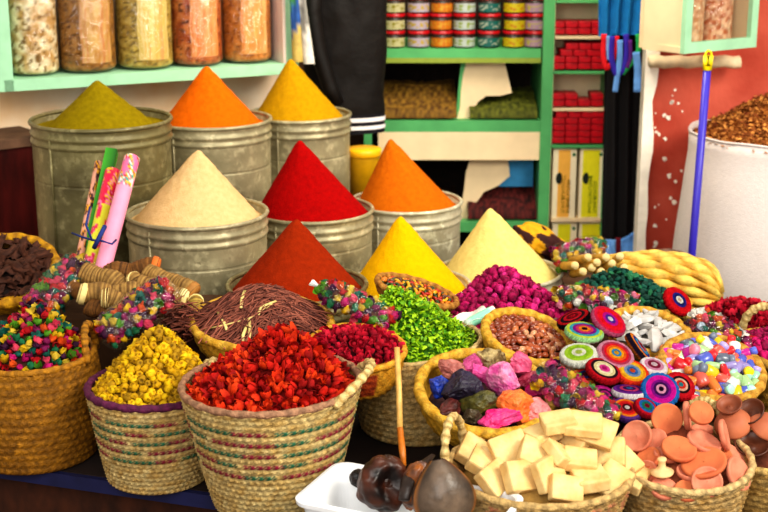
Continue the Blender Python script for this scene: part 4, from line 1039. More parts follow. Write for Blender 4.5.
# ================================================================== paper rolls
ROLLM = mat('printed_paper', src='vcol', rough=.45, vary=.06, scale=30)
def roll(p0, p1, y0, y1, rp, cols, lab, seed, square=False):
    A, B = at(*p0, y0), at(*p1, y1); mid = (A+B)/2; t = thing('paper_roll', lab, 'paper roll', T(mid)); r = sz(rp, *p1, y1); n = 60
    def colf(i, a): return cols(i/n, a)
    X = (B-A).normalized(); sd = X.cross(Vector((0, 1, 0))).normalized(); fr_ = sd.cross(X); mb = MB(); rows = []; cs = []; sg = 4 if square else 28
    for i in range(n+1):
        c = A-mid+(B-A)*(i/n); rows.append([c+sd*(r*math.cos(2*PI*j/sg+(PI/4 if square else 0)))+fr_*(r*math.sin(2*PI*j/sg+(PI/4 if square else 0))) for j in range(sg)]); cs.append([colf(i, 2*PI*j/sg) for j in range(sg)])
    b = mb.grid(rows, True, cs); mb.cap([b+j for j in range(sg)], True); mb.cap([b+n*sg+j for j in range(sg)], False, tuple(x*.6 for x in cs[-1][0]))
    mb.build('paper_tube', ROLLM, t, smooth=not square); return t
def flor(base, spots, seed, dens=.18, sc=9):
    bc = lin(base); sp_ = [lin(s) for s in spots]
    def f(s, a):
        p = Vector((s*sc, math.cos(a)*1.1+seed, math.sin(a)*1.1)); k = noise.noise(p)
        if k > dens: return sp_[int(abs(noise.noise(p*.6+Vector((9, 0, 0))))*17) % len(sp_)]
        return bc
    return f
roll((78, 268), (99, 163), 3.62, 3.9, 4.2, flor('#E0A088', ['#5A2A30', '#F0A81E', '#3A1A2A'], 1, .05, 12), 'slim brown and pink paper roll, leftmost of the bundle', 1)
roll((86, 270), (112, 151), 3.64, 3.9, 8, lambda s, a: lin('#3F9A2A') if math.cos(a) > -.5 else lin('#1E5A18'), 'plain green square paper stick in the bundle', 2, True)
roll((90, 272), (113, 172), 3.58, 3.84, 8, lambda s, a: flor('#D8D838', ['#E02A60', '#D0184A', '#F070A0'], 3, .12, 7)(s, a) if s < .62 else flor('#E02050', ['#F080A8', '#E8C020', '#C01040'], 5, .0, 9)(s, a), 'yellow-green floral paper roll with red flowered top', 3)
roll((103, 274), (128, 168), 3.56, 3.82, 5, flor('#D81E58', ['#F0C030', '#F080A0', '#A01040'], 6, .05, 12), 'narrow crimson floral paper roll between the yellow and pink ones', 4)
roll((102, 272), (132, 158), 3.54, 3.8, 8, lambda s, a: lin('#F49AB8') if s < .72 else flor('#F070A0', ['#E02030', '#3AA090', '#F0E0E0', '#F0B020'], 8, -.02, 12)(s, a), 'pink paper roll with flowered top, rightmost of the bundle', 5)
mb = MB(); mb.cur = lin('#2A3E86')
cpt = [at(72, 233, 3.60), at(82, 237, 3.55), at(92, 240, 3.52), at(102, 241, 3.5), at(112, 244, 3.49), at(116, 240, 3.56)]
mb.tube(cpt, [.0028]*6, 6); mb.tube([at(92, 240, 3.5), at(86, 225, 3.5), at(90, 207, 3.6)], [.003]*3, 6); mb.tube([at(94, 248, 3.5), at(99, 238, 3.49), at(105, 226, 3.52)], [.006]*3, 6)
tag(mb.build('blue_string', VC), 'blue string tied round the bundle of paper rolls', 'string')
# ================================================================== straw sheaf, sticks, packet, mottled cloth
t = thing('straw_sheaf', 'thick golden sheaf of bundled straw against the blue pole', 'straw bundle', T(at(668, 290, 3.95)))
A, B = at(602, 271, 4.02)-t.location, at(719, 300, 3.9)-t.location; X = (B-A).normalized(); Y = Vector((0, 0, 1)).cross(X).normalized(); Z = X.cross(Y)
ys = mat('sheaf_straw', src='vcol', rough=.55, vary=.3, scale=40, bump=.4, bscale=160)
NS = 19
for k in range(NS):
    a = -1.35+k*(PI+1.9)/(NS-1) ; mb = MB(); pts = []; rad = []; rk = random.Random(k)
    for i in range(25):
        f = i/24; e = .022+.074*math.sin(PI*min(1, (.06+f*.62)))**.9
        if f > .80: e *= math.sqrt(max(0.06, 1-((f-.80)/.21)**2))
        pts.append(A+(B-A)*f+Y*(-math.cos(a)*e*.9)+Z*(math.sin(a)*e)); rad.append((.009+.0055*math.sin(PI*f))*(1+.22*math.sin(i*1.05+k*2.1)))
    mb.tube(pts, rad, 10, col=lambda i: mixc(lin('#FAD468'), lin('#C98E20'), (.5+.5*math.sin(i*1.05+k*2.1+PI))**1.5))
    mb.build('straw_strand', ys, t)
mb = MB(); mb.cur = lin('#C08A24'); rows = [[A+(B-A)*f+Y*(math.cos(j*PI/10)*e*.85)+Z*(math.sin(j*PI/10)*e*.92) for j in range(20)] for f, e in ((0, .02), (.1, .035), (.3, .07), (.6, .085), (.85, .08), (.97, .05), (1.0, .005))]
mb.grid(rows, True); mb.build('straw_core', ys, t)
rk = random.Random(66)
for i, (px, py) in enumerate([(588, 258), (597, 263), (606, 258), (592, 268), (601, 272), (612, 264), (620, 257), (610, 276), (617, 274), (583, 272), (624, 268), (575, 266)]):
    y = 3.98-.004*(i % 3); tip = at(px, py, 3.93); d = Vector((-.015+rk.uniform(-.02, .02), .10, -.035+rk.uniform(-.01, .01)))
    r = sz(4.4, px, py, 3.93); o = thing('cut_stick', 'pale round-ended cut stick in the small bundle beside the straw sheaf', 'stick', T(tip), 'cut sticks beside the straw sheaf')
    mb = MB(); mb.cur = lin('#C99A3C'); mb.tube([Vector((0, .002, 0)), d*.5, d], [r, r*1.02, r], 12); mb.build('stick_bark', ys, o)
    mb = MB(); mb.cur = lin('#F8DC9A'); mb.tube([Vector((0, -.001, 0)), Vector((0, .005, 0))], [r*.86, r*1.01], 12); ob = mb.build('cut_end', VC, o)
# rolled banknote-like packet
t = thing('rolled_packet', 'white packet with teal roll lying beside the green leaves', 'packet', T(at(474, 318, 3.42)))
A, B = at(466, 325, 3.38)-t.location, at(494, 310, 3.42)-t.location; mb = MB()
mb.tube([A, A.lerp(B, .2), A.lerp(B, .8), B], [.012, .0135, .0135, .012], 18, col=lambda i: lin('#8ED8B8') if i in (1, 2) else lin('#E8F0E4')); mb.build('paper_roll_tube', ROLLM, t)
mb = MB(); rows = []; C0, C1, C2, C3 = [at(*q) for q in ((452, 319, 3.42), (463, 328, 3.36), (492, 312, 3.4), (480, 306, 3.48))]
for i in range(9):
    u = i/8; rows.append([(C0.lerp(C3, u)).lerp(C1.lerp(C2, u), j/6)-t.location+Vector((0, 0, .006*math.sin(u*6+j))) for j in range(7)])
mb.cur = lin('#E6E2D8'); mb.grid(rows, False); mb.build('paper_wrapper', ROLLM, t)
# mottled cloth bundle
mb = MB(); cc = at(541, 242, 4.32)
def mott(p):
    k = noise.noise(p*26+Vector((3, 1, 7))); return lin('#E0A416') if k > -.05 else lin('#3E1A18')
mb.ico(5, lambda v: Vector((v.x*.085, v.y*.06, v.z*.05-.035*v.x*1.0))*(1+.22*noise.noise(v*1.8+Vector((4, 0, 0)))), colfn=mott)
o = mb.build('patterned_pouch', VC); o.matrix_world = T(cc); tag(o, 'yellow and dark brown mottled cloth pouch behind the cream spice cone', 'pouch')
# ================================================================== tub, dark pods, bamboo stick
WT = mat('white_plastic', '#EEF0F2', rough=.35, vary=.04, scale=6, spec=.5)
t = thing('plastic_tub', 'white plastic tub at the front edge of the table', 'tub', T((0.05, 2.545, TZ+.002)) @ R(0, 0, -24))
def rrect(w_, d_, r, z, n=6):
    o = []
    for cx_, cy_, a0 in ((w_-r, d_-r, 0), (-w_+r, d_-r, 90), (-w_+r, -d_+r, 180), (w_-r, -d_+r, 270)):
        for i in range(n+1):
            a = math.radians(a0+90*i/n); o.append(Vector((cx_+r*math.cos(a), cy_+r*math.sin(a), z)))
    return o
TW, TD, TH = .20, .10, .15
mb = MB(); rows = [rrect(TW-.025, TD-.025, .03, 0), rrect(TW-.022, TD-.022, .032, .004), rrect(TW, TD, .03, TH), rrect(TW-.004, TD-.004, .028, TH), rrect(TW-.026, TD-.026, .03, .006)]
b = mb.grid(rows, True); n4 = len(rows[0]); mb.cap([b+j for j in range(n4)], True); mb.cap([b+4*n4+j for j in range(n4)]); mb.build('tub_shell', WT, t, smooth=False)
mb = MB(); rows = [rrect(TW, TD, .03, TH-.010), rrect(TW+.009, TD+.009, .034, TH-.009), rrect(TW+.010, TD+.010, .034, TH), rrect(TW, TD, .03, TH+.003), rrect(TW-.004, TD-.004, .028, TH)]
mb.grid(rows, True); mb.build('tub_lip', WT, t, smooth=False)
PODM = mat('glossy_dark_pod', src='vcol', rough=.38, vary=.4, scale=30, bump=.35, bscale=30, spec=.45)
def pod(lab, px, py, y, rp, sc, c, c2, seed, rot, hollows=1, name='dark_pod'):
    r = sz(rp, px, py, y); off = Vector((seed, seed*2, 0)); mb = MB()
    def fn(v):
        k = 1+.16*noise.noise(v*1.5+off)+.07*noise.noise(v*4+off)
        dd = v.dot(Vector((.25, -.85, .35)).normalized())
        if hollows and dd > .72: k *= 1-.55*min(1, (dd-.72)/.2)
        return Vector((v.x*sc[0], v.y*sc[1], v.z*sc[2]))*r*k
    mb.ico(5, fn, colfn=lambda p: mixc(c, c2, max(0, min(1, .5+1.3*noise.noise(p/r*1.8+off)))))
    o = mb.build(name, PODM); o.matrix_world = T(at(px, py, y)) @ R(*rot); return tag(o, lab, 'pod')
d1, d2, d3 = lin('#2A100A'), lin('#5A2A14'), lin('#120706')
pod('large glossy dark brown pod in the white tub under the bamboo stick', 384, 484, 2.62, 27, (1.0, .9, 1.05), d3, d2, 3, (0, 0, 10))
pod('small round dark pod at the left of the white tub', 358, 478, 2.66, 9, (1, 1, 1), d3, d1, 5, (0, 0, 0), 0)
pod('dark pod with rusty streaks beside the large one in the tub', 414, 486, 2.6, 16, (.85, .9, 1.7), lin('#5A4038'), lin('#A05A1E'), 8, (8, 14, 0), 0)
# big flat pod half, like a smooth shell
mb = MB(); rows = []; cs = []
for i in range(25):
    f = i/24; w_ = .062*math.sin(PI*(.04+.9*f)**.75)**.8; row = []; cr = []
    for j in range(17):
        s = j/8-1; row.append(Vector((w_*s, -.030*(1-s*s)*math.sin(PI*(.1+.8*f)), .13*(f-.5)))); cr.append(mixc(lin('#6A5848'), lin('#3A2A1E'), abs(s)**3) if abs(s) < .93 else lin('#A0642A'))
    rows.append(row); cs.append(cr)
back = [[p+Vector((0, .022, 0)) for p in reversed(r_)] for r_ in rows]
mb.grid([a+b_ for a, b_ in zip(rows, back)], True, [a+[lin('#2A160E')]*17 for a in cs])
o = mb.build('dark_pod', PODM); o.matrix_world = T(at(444, 493, 2.5)) @ R(-22, -6, 12); tag(o, 'smooth grey-brown pod shell standing at the right of the white tub', 'pod')
mb = MB(); rows = []
pts = [at(433, 455, 2.66), at(420, 468, 2.62), at(408, 480, 2.58), at(404, 500, 2.54)]
mb.cur = lin('#3A2A22'); mb.tube(pts, [.006, .014, .016, .012], 10, flat=.5); o = mb.build('dark_pod', PODM); tag(o, 'twisted strip of dark pod between the two larger ones', 'pod')
a, m_, b = at(397, 348, 2.86), at(400, 428, 2.74), at(404, 466, 2.68)
t = thing('bamboo_stick', 'thin bamboo stick standing in the white tub', 'stick', T(b)); mb = MB(); mb.cur = lin('#E0B060'); mb.tube([a-b, (a-b).lerp(m_-b, .5)+Vector((.001, 0, 0)), m_-b], [.0065, .0065, .0065], 10); mb.build('stick_shaft', VCS, t)
mb = MB(); mb.cur = lin('#C4701A'); mb.tube([m_-b, (m_-b)*.4, Vector((0, 0, 0))], [.0067, .0075, .005], 10); tag(mb.build('stick_tip', VCS, t), 'orange brown lower end')
# ================================================================== left wall shelf with jars
t = thing('wall_shelf', 'mint green shelf box on the left wall carrying the glass jars', 'shelf', T((OL[0], OL[1], 0))); zb = SH0.z
def ybox(parent, name, m, s0, s1, d0, d1, z0, z1):
    mb = MB(); yawbox(mb, (0, 0), eL, nL, s0, s1, d0, d1, z0, z1); return mb.build(name, m, parent, smooth=False)
ybox(t, 'shelf_board', MINT, .0, 1.03, 0, .24, zb, zb+.038)
ybox(t, 'upright', MINT, -.03, .03, 0, .24, zb, zb+.50); ybox(t, 'upright', MINT, .985, 1.03, -.002, .24, zb+.0, zb+.50)
ybox(t, 'inner_panel', mat('pale_pink_panel', '#F0DCD2', rough=.7, vary=.06, scale=6), .975, .985, .004, .235, zb+.038, zb+.5)
ybox(t, 'back_panel', mat('pale_pink_panel', '#EAD2C8', rough=.7, vary=.06, scale=6), .0, 1.03, .235, .25, zb+.03, zb+.5)
ybox(t, 'shelf_top', MINT, -.03, 1.03, 0, .24, zb+.5, zb+.53)
GLASS = film_mat('jar_glass', (1, 1, 1), .16)
def mixs(c, d, t=.45):
    a = [int(c[i:i+2], 16) for i in (1, 3, 5)]; b = [int(d[i:i+2], 16) for i in (1, 3, 5)]
    return '#%02x%02x%02x' % tuple(int(x*t+y*(1-t)) for x, y in zip(a, b))
def jar(px, wpx, cols, lab, kind, sh=None):
    # position along the shelf front by pixel
    lo, hi = 0, 1.03
    for _ in range(40):
        s = (lo+hi)/2; x, y = OL[0]+eL[0]*s+nL[0]*.11, OL[1]+eL[1]*s+nL[1]*.11
        u = 384+F*x/(y/cp*1.0)*1.0; u = 384+F*(x/(y*cp+(CAMZ-zb-.1)*sp))
        if u < px: lo = s
        else: hi = s
    r = wpx/2*(y*cp+.6*sp)/F; t = thing('glass_jar', lab, 'jar', T((x, y, zb+.0395)))
    r = min(r, .108); h = .30
    mb = MB(); mb.lathe([(r*.8, 0), (r*.95, .008), (r, .03), (r, h*.86), (r*.9, h*.93), (r*.7, h*.96)], 40, cap0=True); mb.build('glass_body', GLASS, t)
    mb = MB(); mb.lathe([(r*.72, h*.955), (r*.78, h*.96), (r*.78, h*1.05), (r*.7, h*1.06)], 32, cap1=True); mb.build('lid', mat('jar_lid', '#C8A03C', rough=.35, metal=.5), t)
    cc = [lin(c) for c in cols]; mb = MB(); rk = random.Random(px); rows = []; cs = []; n = 40
    for i in range(n+1):
        z = .006+h*.82*i/n; rr = r*.955*(.86 if i == 0 else .97 if i == 1 else 1); row = []; cr = []
        for j in range(56):
            a = 2*PI*j/56; q = Vector((math.cos(a)*r*34, math.sin(a)*r*34, z*(34 if kind == 'chips' else 60)+px)); k = noise.noise(q)
            row.append(Vector((rr*math.cos(a), rr*math.sin(a), z))*1.0); cr.append(mixc(cc[0], cc[1], max(0, min(1, .5+k*1.6))) if noise.noise(q*2.1) < .25 else cc[2])
        rows.append(row); cs.append(cr)
    b = mb.grid(rows, True, cs); mb.cap([b+n*56+j for j in range(56)]); mb.cap([b+j for j in range(56)], True)
    tag(mb.build('contents', VC, t), kind='stuff')
    # vertical streaks: reflections on the glass put into vertex colour
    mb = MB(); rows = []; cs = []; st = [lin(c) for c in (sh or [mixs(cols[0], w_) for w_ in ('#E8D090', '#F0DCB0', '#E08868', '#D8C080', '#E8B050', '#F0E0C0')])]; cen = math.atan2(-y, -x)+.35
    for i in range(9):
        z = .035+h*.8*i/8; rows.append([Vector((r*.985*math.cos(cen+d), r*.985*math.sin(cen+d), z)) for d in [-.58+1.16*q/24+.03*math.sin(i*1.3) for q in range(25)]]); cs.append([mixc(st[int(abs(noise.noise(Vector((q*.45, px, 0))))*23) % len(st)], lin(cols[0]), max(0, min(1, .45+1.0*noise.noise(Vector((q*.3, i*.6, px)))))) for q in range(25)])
    return t, (rows, cs)
JARS = [(34, 50, ('#F6E6BE', '#C89A58', '#8A6630'), 'glass jar of pale bark chips, leftmost on the wall shelf', 'chips'), (88, 57, ('#B07A34', '#8A5A20', '#6A4014'), 'glass jar of brown powder, second from the left upright', 'powder'), (145, 57, ('#CDB258', '#A88A38', '#80682A'), 'glass jar of olive-khaki herbs in the middle of the wall shelf', 'powder'), (197, 52, ('#D07A3A', '#A84A1C', '#6A2A10'), 'glass jar of reddish brown chips, fourth along the wall shelf', 'chips'), (247, 50, ('#D08438', '#B06A20', '#8A4A16'), 'glass jar of rust brown spice nearest the right upright', 'powder')]
REFL = mat('jar_reflection', src='vcol', rough=.35, vary=.05)
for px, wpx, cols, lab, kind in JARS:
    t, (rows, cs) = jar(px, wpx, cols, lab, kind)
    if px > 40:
        mb = MB(); mb.grid(rows, False, cs); mb.build('painted_reflection', REFL, t)  # streaked strip painted to imitate reflections on the jar
# dark red chest under the wall
C = at(-20, 143, 4.5); D = at(36, 143, 4.62)
t = thing('wooden_chest', 'dark red-brown wooden chest against the left wall behind the tall tub', 'chest', T((C.x, C.y, 0))); L_ = (D-C).to_2d().length+.03; e = ((D-C).to_2d()).normalized(); n_ = Vector((-e.y, e.x)); mb = MB()
yawbox(mb, (0, 0), e, n_, -.15, L_, 0, .22, 0.0, C.z-.03); mb.build('chest_body', mat('oxblood_wood', '#571410', rough=.5, vary=.4, scale=8, stretch=(4, 4, 1)), t, smooth=False)
mb = MB(); yawbox(mb, (0, 0), e, n_, -.16, L_+.01, -.01, .22, C.z-.029, C.z); mb.build('chest_lid', mat('worn_lid', '#7A5A44', rough=.7, vary=.4, scale=12), t, smooth=False)
# ------------------------------------------------------------------ black jacket
BLK = mat('black_nylon', '#15100D', rough=.62, vary=.3, scale=6, bump=.7, bscale=11, spec=.25)
t = thing('jacket', 'black nylon jacket with two white hem stripes hanging in the shop opening', 'jacket', T((0, 5.16, 0)))
def jx(f):  # f 0 bottom .. 1 top : left px, right px, py
    return (300+8*math.sin(f*5)-6*(1-f), 385-1*math.sin(f*7)+1*(f > .2), 131-f*190)
rows = []; NB = 40
for i in range(NB+1):
    f = i/NB; l_, r_, py = jx(f); A, B = at(l_, py, 5.16), at(r_, py, 5.16); c = (A+B)/2; hw = (B-A).length/2; row = []
    if f > .86: hw *= 1-.5*((f-.86)/.14)**2
    for j in range(64):
        a = 2*PI*j/64; q = Vector((math.cos(a)*1.7, math.sin(a)*1.7, f*5)); w_ = 1+.05*noise.noise(q*1.2); cr = .012*noise.noise(Vector((math.cos(a)*3+f*3, math.sin(a)*3, f*9-math.cos(a)*3)))*(1 if f > .12 else .3)
        row.append(Vector((c.x+hw*math.cos(a)*w_, 0+(.075+cr*1.6)*math.sin(a)+cr, c.z)))
    rows.append(row)
mb = MB(); b = mb.grid(rows[4:], True); mb.cap([b+(NB-4)*64+j for j in range(64)]); mb.build('jacket_body', BLK, t)
WS = mat('white_rib', '#E8E4E4', rough=.8, vary=.05); BR = mat('black_rib', '#141018', rough=.85, vary=.2, scale=60)
def band(par, f0, f1, m, nm, ex):
    l_, r_, _ = jx(.06); rr = []
    for f in (f0, (f0+f1)/2, f1):
        py = 131-f*190; A, B = at(l_, py, 5.16), at(r_, py, 5.16); c = (A+B)/2; hw = (B-A).length/2+ex
        rr.append([Vector((c.x+hw*math.cos(2*PI*j/64), (.078+ex)*math.sin(2*PI*j/64), c.z)) for j in range(64)])
    mb = MB(); mb.grid(rr, True); return mb.build(nm, m, par)
hem = band(t, .0, .10, BR, 'ribbed_hem', .001); band(hem, .022, .042, WS, 'white_stripe', .003); band(hem, .062, .084, WS, 'white_stripe', .003)
sl = [at(318, -40, 5.1), at(312, 10, 5.09), at(318, 50, 5.08), at(330, 88, 5.08), at(338, 104, 5.08)]
mb = MB(); mb.tube([p-t.location for p in sl], [.04, .042, .04, .036, .030], 20, flat=.8); mb.build('sleeve', BLK, t)
mb = MB(); hk = (rows[-1][0]+rows[-1][32])/2; mb.tube([hk+Vector((0, 0, -.01)), hk+Vector((0, 0, .03)), hk+Vector((.02, 0, .05)), hk+Vector((.02, 0, .08))], [.004]*4, 6); mb.build('hanger_hook', mat('hook_metal', '#777777', metal=.8, rough=.4), t)
# clear sleeves hanging by the upright
for i, (a, b, c, lab) in enumerate([((293, -20), (298, 62), ('#3E8A4A', '#2A5AA0', '#C8B060'), 'green and blue narrow plastic sleeve hanging beside the shelf upright'), ((299, -20), (309, 64), ('#C0BCB0', '#8A8880', '#E0DCD0'), 'clear grey plastic sleeve hanging beside the black jacket')]):
    mb = MB(); A, B = at(*a, 4.93), at(*b, 4.93); rows = []; cs = []; cc = [lin(x) for x in c]
    for k in range(13):
        f = k/12; p = A.lerp(B, f); w_ = .014+.006*f; rows.append([p+Vector((w_*s, .006*math.cos(s*3+f*4), 0)) for s in (-1, -.5, 0, .5, 1)]+[p+Vector((w_*s, .012+.006*math.cos(s*3+f*4), 0)) for s in (1, .5, 0, -.5, -1)]); cs.append([cc[min(2, int(f*2.9+q*.13))] for q in range(10)])
    mb.grid(rows, True, cs); tag(mb.build('plastic_sleeve', VCS), lab, 'plastic sleeve')
# yellow pail
t = thing('yellow_pail', 'yellow plastic pail with orange-yellow lid behind the burnt orange cone', 'pail', T((at(364, 178, 4.95).x, 4.95, 0))); p = at(364, 148, 4.95); r = sz(17, 364, 148, 4.95); z0 = at(364, 200, 4.95).z+.001
mb = MB(); mb.lathe([(r*.82, z0), (r*.95, p.z-.03), (r*.95, p.z-.02)], 40, cap0=True); mb.build('pail_body', mat('ochre_plastic', '#C8960C', rough=.4, vary=.1), t)
mb = MB(); mb.lathe([(r*.98, p.z-.028), (r*1.04, p.z-.024), (r*1.04, p.z-.004), (r*.98, p.z)], 40, cap0=True, cap1=True); mb.build('lid', mat('yellow_plastic', '#F4B414', rough=.35, vary=.08), t)
# ------------------------------------------------------------------ shelving unit at the back
YB_ = 5.5
t = thing('shelving_unit', 'green and cream shelving unit at the back of the shop', 'shelving', T((0, YB_, 0)))
def fbox(parent, name, m, px0, px1, py0, py1, y=YB_, dep=.4, oy=None, z0=None, z1=None):
    a, b = at(px0, py1, y), at(px1, py0, y); pm = max(0, min(235, (py0+py1)/2)); a.x, b.x = at(px0, pm, y).x, at(px1, pm, y).x; mb = MB(); yawbox(mb, (0, 0), E0, N0, a.x, b.x, (y-YB_), (y-YB_)+dep, a.z if z0 is None else z0, b.z if z1 is None else z1)
    mb.v = [(v[0]-0, v[1], v[2]) for v in mb.v]; return mb.build(name, m, parent, smooth=False)
zt = at(0, 50, YB_).z
def zat(py, y=YB_): return at(384, py, y).z
fbox(t, 'shelf_board', GREEN, 376, 541, 49, 58); fbox(t, 'shelf_lip', mat('olive_lip', '#8A9A3A', rough=.5, vary=.1), 380, 541, 58, 63, dep=.38)
fbox(t, 'shelf_board', GREEN, 372, 541, 121, 132); fbox(t, 'fascia_board', CREAMP, 378, 541, 132, 160, dep=.05)
fbox(t, 'shelf_board', GREEN, 372, 545, 222, 232, dep=.4)
fbox(t, 'post', GREEN, 540, 551, -30, 320, y=YB_-.01, dep=.42, z0=.0, z1=zat(-30))
fbox(t, 'post', GREEN, 364, 372, -30, 320, y=YB_, dep=.4, z0=.0, z1=zat(-30))
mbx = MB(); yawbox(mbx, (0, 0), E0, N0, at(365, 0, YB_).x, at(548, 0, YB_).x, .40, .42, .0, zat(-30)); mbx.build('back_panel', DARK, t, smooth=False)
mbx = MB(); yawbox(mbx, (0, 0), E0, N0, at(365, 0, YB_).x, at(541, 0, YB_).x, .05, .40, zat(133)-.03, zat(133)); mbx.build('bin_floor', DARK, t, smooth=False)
def divider(pts, name, m, y, th):
    mb = MB(); n = len(pts); W = [at(px, py, y) for px, py in pts]
    f_ = [mb.vert((p.x, y-YB_, p.z)) for p in W]; b_ = [mb.vert((p.x, y-YB_+th, p.z)) for p in W]
    mb.f.append(tuple(f_)); mb.f.append(tuple(reversed(b_)))
    for i in range(n): k_ = (i+1) % n; mb.f.append((f_[i], f_[k_], b_[k_], b_[i]))
    return mb.build(name, m, t, smooth=False)
divider([(465, 63), (505, 63), (507, 72), (510, 84), (512, 93), (500, 96), (486, 96), (478, 102), (473, 110), (469, 121), (455, 121), (459, 107), (460, 90), (462, 74)], 'divider', CREAMP, YB_+.06, .02)
divider([(461, 63), (466, 63), (463, 75), (461, 90), (460, 107), (456, 121), (452, 121), (457, 105), (458, 92), (459, 80)], 'divider_edge', GREEN, YB_+.055, .028)
divider([(470, 160), (508, 160), (510, 176), (498, 186), (484, 192), (474, 206), (466, 222), (458, 222), (464, 190), (466, 172)], 'divider', CREAMP, YB_+.06, .02)
mbx = MB(); yawbox(mbx, (0, 0), E0, N0, at(505, 0, YB_).x, at(541, 0, YB_).x, .10, .11, zat(192), zat(158)); mbx.build('blue_panel', mat('sky_blue_panel', '#3E94C8', rough=.6, vary=.08), t, smooth=False)
# herbs in the bins
def bin_heap(px0, px1, py0, y, pyf, c, c2, name, lab, cat, seed, tw=False):
    a, b, cc_ = at(px0, pyf, y), at(px1, pyf, y), at(px0, py0, y+.15); n = 60; mb = MB(); rows = []; cs = []
    for i in range(26):
        f = i/25; row = []; cr = []
        for j in range(n+1):
            x = a.x+(b.x-a.x)*j/n; hz = a.z+.012+(cc_.z-a.z)*min(1, f*1.6)**.6+.016*noise.noise(Vector((x*9, f*3, seed)))+.008*noise.noise(Vector((x*60, f*20, seed)))
            row.append(Vector((x, y+.02+.26*f, hz))); cr.append(mixc(c, c2, max(0, min(1, .5+1.2*noise.noise(Vector((x*70, f*22, seed)))))))
        rows.append(row); cs.append(cr)
    base = [Vector((p.x, p.y, a.z+.004)) for p in rows[0]]
    mb.grid([base]+rows, False, [cs[0]]+cs)
    return tag(mb.build(name, VC), lab, cat, kind='stuff')
bin_heap(374, 457, 88, YB_, 120, lin('#8E6A22'), lin('#4E3010'), 'dried_herbs', 'brown dried herbs in the left shelf bin', 'herbs', 1)
bin_heap(470, 538, 95, YB_, 120, lin('#6A6E20'), lin('#363A10'), 'dried_herbs', 'dark green dried herbs in the shelf bin right of the ornate divider', 'herbs', 2)
bin_heap(374, 458, 196, YB_, 221, lin('#4A3016'), lin('#20120A'), 'dried_herbs', 'dark herbs in the lower left bin under the cream board', 'herbs', 3)
bin_heap(468, 538, 184, YB_, 221, lin('#6A2420'), lin('#1E0A0A'), 'dark_flowers', 'dark maroon dried flowers in the lower right bin', 'flowers', 4)
# ------------------------------------------------------------------ tins
RED = mat('red_lid', '#A80C18', rough=.35, vary=.08, spec=.5); TINS = mat('dark_tin', '#2A1C14', rough=.4, vary=.1)
LABM = mat('tin_label', src='vcol', rough=.45, vary=.05)
def labmesh(r, h, base, spot, seed):
    mb = MB(); rows = []; cs = []
    for i in range(9):
        z = h*.08+h*.52*i/8; rows.append([Vector((r*1.01*math.cos(2*PI*j/48), r*1.01*math.sin(2*PI*j/48), z)) for j in range(48)]); cs.append([tuple(x*.5 for x in lin(spot)) if (2 <= i <= 6 and noise.noise(Vector((j*.35, i*.5, seed))) > .08) else tuple(x*.5 for x in lin(base)) for j in range(48)])  # label colours darkened: shade under the shelf put into the print
    mb.grid(rows, True, cs); return mb.mesh('printed_label', LABM)
TR = .043; TH_ = .066
mb = MB(); mb.lathe([(TR*.95, 0), (TR, .004), (TR, TH_*.84)], 32, cap0=True, cap1=True); tin_me = mb.mesh('tin_body', TINS)
mb = MB(); mb.lathe([(TR*1.04, TH_*.82), (TR*1.04, TH_*.84), (TR*1.04, TH_*.98), (TR*1.0, TH_)], 32, cap0=True, cap1=True); lid_me = mb.mesh('red_lid', RED)
TC = [(394, '#E8E0A8', '#A8A020', 'cream and olive'), (418, '#D8C8D8', '#E0C020', 'lilac white'), (441, '#F08A1A', '#F8C040', 'orange'), (464, '#DCE8E0', '#A8C040', 'white and lime'), (489, '#1E7A70', '#D8E0C8', 'teal'), (514, '#F0DC20', '#E08A20', 'yellow'), (535, '#C8A0B8', '#D8D060', 'pink lilac')]
zs_ = zat(49)+.001
rw = ['on the shelf board', 'second up from the board', 'third up, just under the top tin', 'in the top row']
for ci, (px, c1, c2, nm) in enumerate(TC):
    lm = labmesh(TR, TH_, c1, c2, ci)
    for k_ in range(4):
        x = at(px, 40, YB_+.06).x
        o = thing('spice_tin', nm+' labelled tin with red lid, '+rw[k_], 'tin', T((x+.002*math.sin(k_*3+ci), YB_+.06, zs_+k_*(TH_+.001))), 'stacked tins with red lids')
        link('tin_body', tin_me, o); link('red_lid', lid_me, o); link('printed_label', lm, o)
# ------------------------------------------------------------------ narrow cabinet with red packets and yellow boxes
YC = 5.5
t = thing('narrow_cabinet', 'narrow cream cabinet with green shelves beside the shelving unit', 'cabinet', T((0, YC, 0)))
def cbox(name, m, px0, px1, py0, py1, d0=0, dep=.16):
    a, b = at(px0, py1, YC), at(px1, py0, YC); pm = max(0, min(235, (py0+py1)/2)); a.x, b.x = at(px0, pm, YC).x, at(px1, pm, YC).x; mb = MB(); yawbox(mb, (0, 0), E0, N0, a.x, b.x, d0, d0+dep, a.z, b.z); return mb.build(name, m, t, smooth=False)
cbox('back_panel', CREAMP, 549, 608, -30, 265, .15, .02); cbox('side_panel', CREAMP, 550.5, 552.5, -30, 265); cbox('side_panel', GREEN, 605, 608, -30, 265)
for py in (0, 36, 71, 108, 145, 219): cbox('shelf', GREEN if py in (0, 71, 145) else CREAMP, 551, 605, py, py+3, dep=.15)
cbox('shelf', GREEN, 551, 605, 260, 263, dep=.15)
PKM = mat('red_packet', '#C00C1E', rough=.4, vary=.2, scale=30, second='#7E0814')
pz = sz(6.6, 575, 60, YC); pw = sz(13.0, 575, 60, YC)
mb = MB(); mb.box((pw*.95, .10, pz*.94), None, .003); pk_me = mb.mesh('red_packet', PKM, smooth=False)
